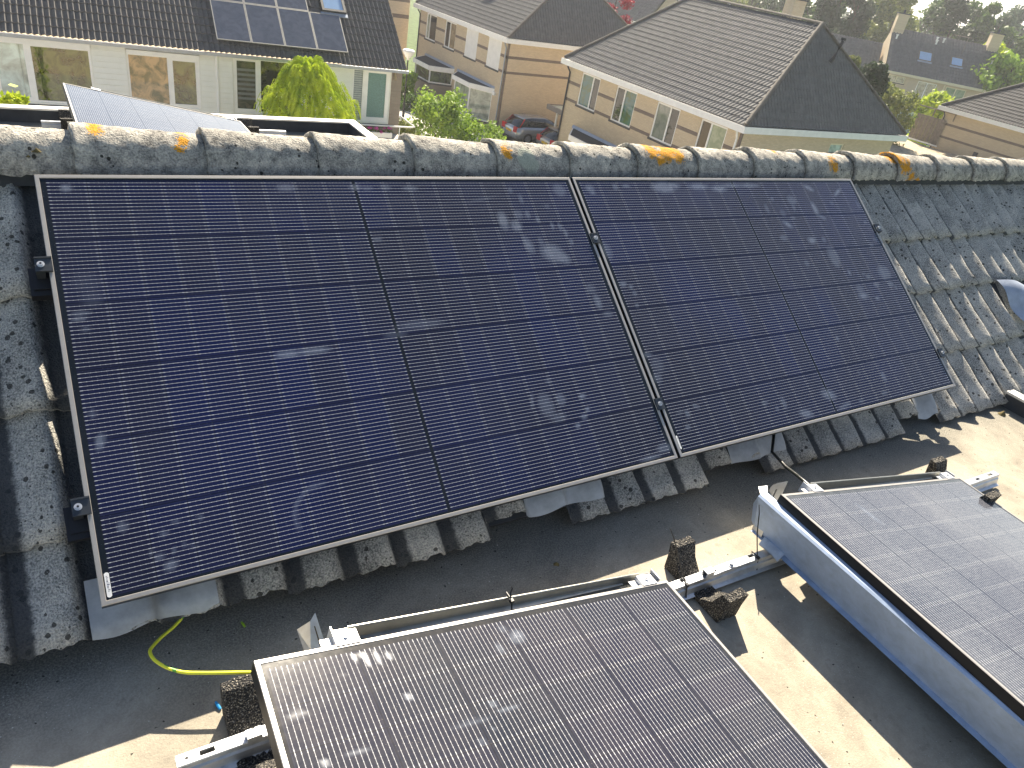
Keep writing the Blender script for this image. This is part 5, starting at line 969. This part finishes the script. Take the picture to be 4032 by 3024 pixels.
# ------------------------------------------------------------------ cars and carport
def loft(mb,secs,mi=0):
    n=len(secs[0]); vs=[p for s in secs for p in s]; fs=[(i*n+j,i*n+(j+1)%n,(i+1)*n+(j+1)%n,(i+1)*n+j) for i in range(len(secs)-1) for j in range(n)]+[tuple(range(n))[::-1],tuple(range((len(secs)-1)*n,len(secs)*n))]; mb.add(vs,fs,mi)
def car(label,x,y,head,paint,dark,wagon=True,lightc=None):
    """x,y = rear bumper centre on the ground, heading = direction the nose points"""
    d=np.array([math.cos(head),math.sin(head),0]); s=np.array([-d[1],d[0],0]); z=np.array([0,0,1.]); O=np.array([x,y,G]); t=thing('parked_car',label,'car',O)
    P=lambda a,b,c:O+d*a+s*b+z*c
    body=[(0,.62,.35,.80),(.06,.86,.28,.92),(.5,.92,.24,.98),(1.4,.93,.22,.98),(2.6,.93,.22,.96),(3.5,.92,.22,.92),(4.2,.88,.24,.80),(4.58,.62,.32,.62)]
    mb=MB(); loft(mb,[[P(a,-w_,lo),P(a,-w_*1.02,(lo+hi)/2),P(a,-w_*.94,hi),P(a,0,hi+.03),P(a,w_*.94,hi),P(a,w_*1.02,(lo+hi)/2),P(a,w_,lo)] for a,w_,lo,hi in body]); obj('body',mb,paint,t,True)
    cab=[(.16,.70,.93,.97),(.62,.68,.93,1.42),(1.2,.69,.95,1.48),(2.2,.68,.95,1.47),(2.75,.66,.95,1.36),(3.45,.70,.93,.97)]
    mb=MB(); loft(mb,[[P(a,-.80,lo),P(a,-w_*.93,hi),P(a,0,hi+.03),P(a,w_*.93,hi),P(a,.80,lo)] for a,w_,lo,hi in cab]); obj('windows',mb,dark,t,True)
    mb=MB(); loft(mb,[[P(a,-.60,h_),P(a,-.5,h_+.035),P(a,0,h_+.05),P(a,.5,h_+.035),P(a,.60,h_),P(a,0,h_-.02)] for a,h_ in ((.52,1.40),(1.2,1.46),(2.2,1.46),(2.7,1.36))]); obj('roof',mb,paint,t,True)
    for b in (-1,1):
        mb=MB(); mb.add([P(.16,b*.82,.95),P(.25,b*.80,.97),P(.66,b*.635,1.42),P(.56,b*.63,1.42)],[(0,1,2,3)]); mb.box(P(0,0,0),d,s,z,(-.01,.12,b*.62-.16,b*.62+.2 if b>0 else b*.62+.16,.66,.97)); tl=obj('tail_light',mb,plain('red_lens',(.55,.01,.015),.2) if 'red_lens' not in bpy.data.materials else bpy.data.materials['red_lens'],t)
        for a in (.85,3.65):
            mb=MB(); mb.cyl(P(a,b*.78,.33),P(a,b*.945,.33),.33,16); wh=obj('wheel',mb,BLK,t); mb=MB(); mb.cyl(P(a,b*.945,.33),P(a,b*.955,.33),.21,12); obj('rim',mb,GALV,wh)
    mb=MB(); mb.box(P(0,0,0),d,s,z,(-.035,-.015,-.26,.26,.60,.72)); pl_=obj('number_plate',mb,plain('yellow_plate',(.75,.45,.01),.5) if 'yellow_plate' not in bpy.data.materials else bpy.data.materials['yellow_plate'],t)
    return t
c1=at_z(1500+880/1.7015,968/1.7015,G); SILV=plain('silver_blue_paint',(.42,.44,.46),.25,.6,.5,.04); TAUP=plain('taupe_paint',(.34,.31,.28),.25,.6,.5,.04); CG=plain('dark_car_glass',(.02,.025,.03),.05,0,.8)
car('silver estate car parked beside the brick wall, with tall red tail light',24.35,36.75,math.radians(3),SILV,CG)
car('taupe car parked beside the silver estate, partly hidden by the ridge tiles',25.2,33.95,math.radians(6),TAUP,CG)
mb=MB(); mb.box((25.7,31.6,0),(1,0,0),(0,1,0),(0,0,1),(0,6,0,3.3,-6.98,-6.9)); 
t=thing('carport','carport roof with grey-brown fascia between the two brick houses','carport',(27,33.2,G)); obj('roof_sheet',mb,plain('carport_sheet',(.42,.44,.33),.5),t); mb=MB(); mb.cbox(25.6,25.69,31.5,35.0,-7.12,-6.85); mb.cbox(25.69,31.7,34.92,35.0,-7.12,-6.85); obj('fascia',mb,plain('fascia_brown_grey',(.20,.17,.15),.6),t)
for xx,yy_ in ((26.1,34.5),(31.0,34.5)): mb=MB(); mb.cbox(xx,xx+.1,yy_,yy_+.1,G,-7.0); obj('post',mb,WHITE,t)
# ------------------------------------------------------------------ trees behind
TB=[(3060,60,120,-1.2,4.2,'mid'),(3130,10,128,3.0,4.6,'dark'),(3240,-30,118,4.6,4.4,'mid'),(3330,-60,105,5.2,4.0,'dark'),(3400,-30,112,4.6,3.6,'dark'),(3480,20,125,4.8,4.6,'olive'),(3545,30,118,4.2,4.0,'olive'),(3640,90,150,3.2,4.6,'grey_green'),(3700,70,135,4.6,4.2,'mid'),(3785,20,128,7.0,4.0,'dark'),(3850,60,132,5.4,4.0,'mid'),(3930,110,140,4.4,4.6,'grey_green'),(3985,140,130,2.6,4.0,'mid'),(4035,100,160,6.2,5.0,'grey_green'),(3900,190,104,.6,3.2,'yellow_green'),(4010,230,98,-.2,4.2,'bright'),(2960,20,135,2.5,4.0,'olive'),(3600,150,110,-.3,3.0,'mid'),(2850,-10,140,3.5,4.5,'olive')]
nm={'mid':'mid green tree','dark':'dark dense tree','olive':'olive green tree','grey_green':'hazy grey-green tree','yellow_green':'yellow-green leafy tree','bright':'bright green tree'}
place=['low at the left end of the row behind the chimney roof','just right of the chimney on the long roof','tall in the dark group left of the skylight house','at the centre of the dark group, cut by the frame top','right end of the dark group','tall one left of the left chimney of the skylight house','right behind the left chimney of the skylight house','faint far one in the gap under the sky','left of the tallest tree against the sky','tallest one standing up against the white sky','right of the tallest tree against the sky','far one above the aerial','far one sloping down at the right','farthest one at the top right corner','close behind the right chimney of the skylight house','large one at the right edge behind the skylight house','behind the long roof, near its chimney','low behind the skylight house ridge','behind the long roof, at the top of the frame']
for (px,py,dist,zt_,r_,k_),pl_ in zip(TB,place):
    p=at_d(px,py,dist); tree('background_tree',nm[k_]+' '+pl_,p,zt_-G,r_,k_,17,300,.30,.22,group='trees on the skyline')
# far-off wood closing the horizon
mb=MB()
for i in range(260):
    a=math.radians(RNG.uniform(8,100)); dist=RNG.uniform(190,300); c=(CAMC[0]+math.sin(a)*dist,CAMC[1]+math.cos(a)*dist,G+RNG.uniform(2,7)); leafcloud(mb,c,(7,7,5),150,.8,shell=.5)
tag(obj('far_wood',mb,leafmat('grey_green')),'far hazy belt of trees closing the horizon','woodland',kind='stuff')
# ------------------------------------------------------------------ haze
mb=MB(); mb.cbox(-120,420,-60,420,G-1,14); hz=obj('haze',mb,[],None); tag(hz,'thin bright morning haze over the whole neighbourhood','haze',kind='stuff')
hm=bpy.data.materials.new('haze_air'); hm.use_nodes=True; ht=hm.node_tree; ht.nodes.remove(ht.nodes['Principled BSDF']); pv=ht.nodes.new('ShaderNodeVolumePrincipled'); pv.inputs['Color'].default_value=(.92,.95,1,1); pv.inputs['Density'].default_value=.0006; pv.inputs['Anisotropy'].default_value=.45; ht.links.new(pv.outputs[0],ht.nodes['Material Output'].inputs['Volume']); hz.data.materials.append(hm)
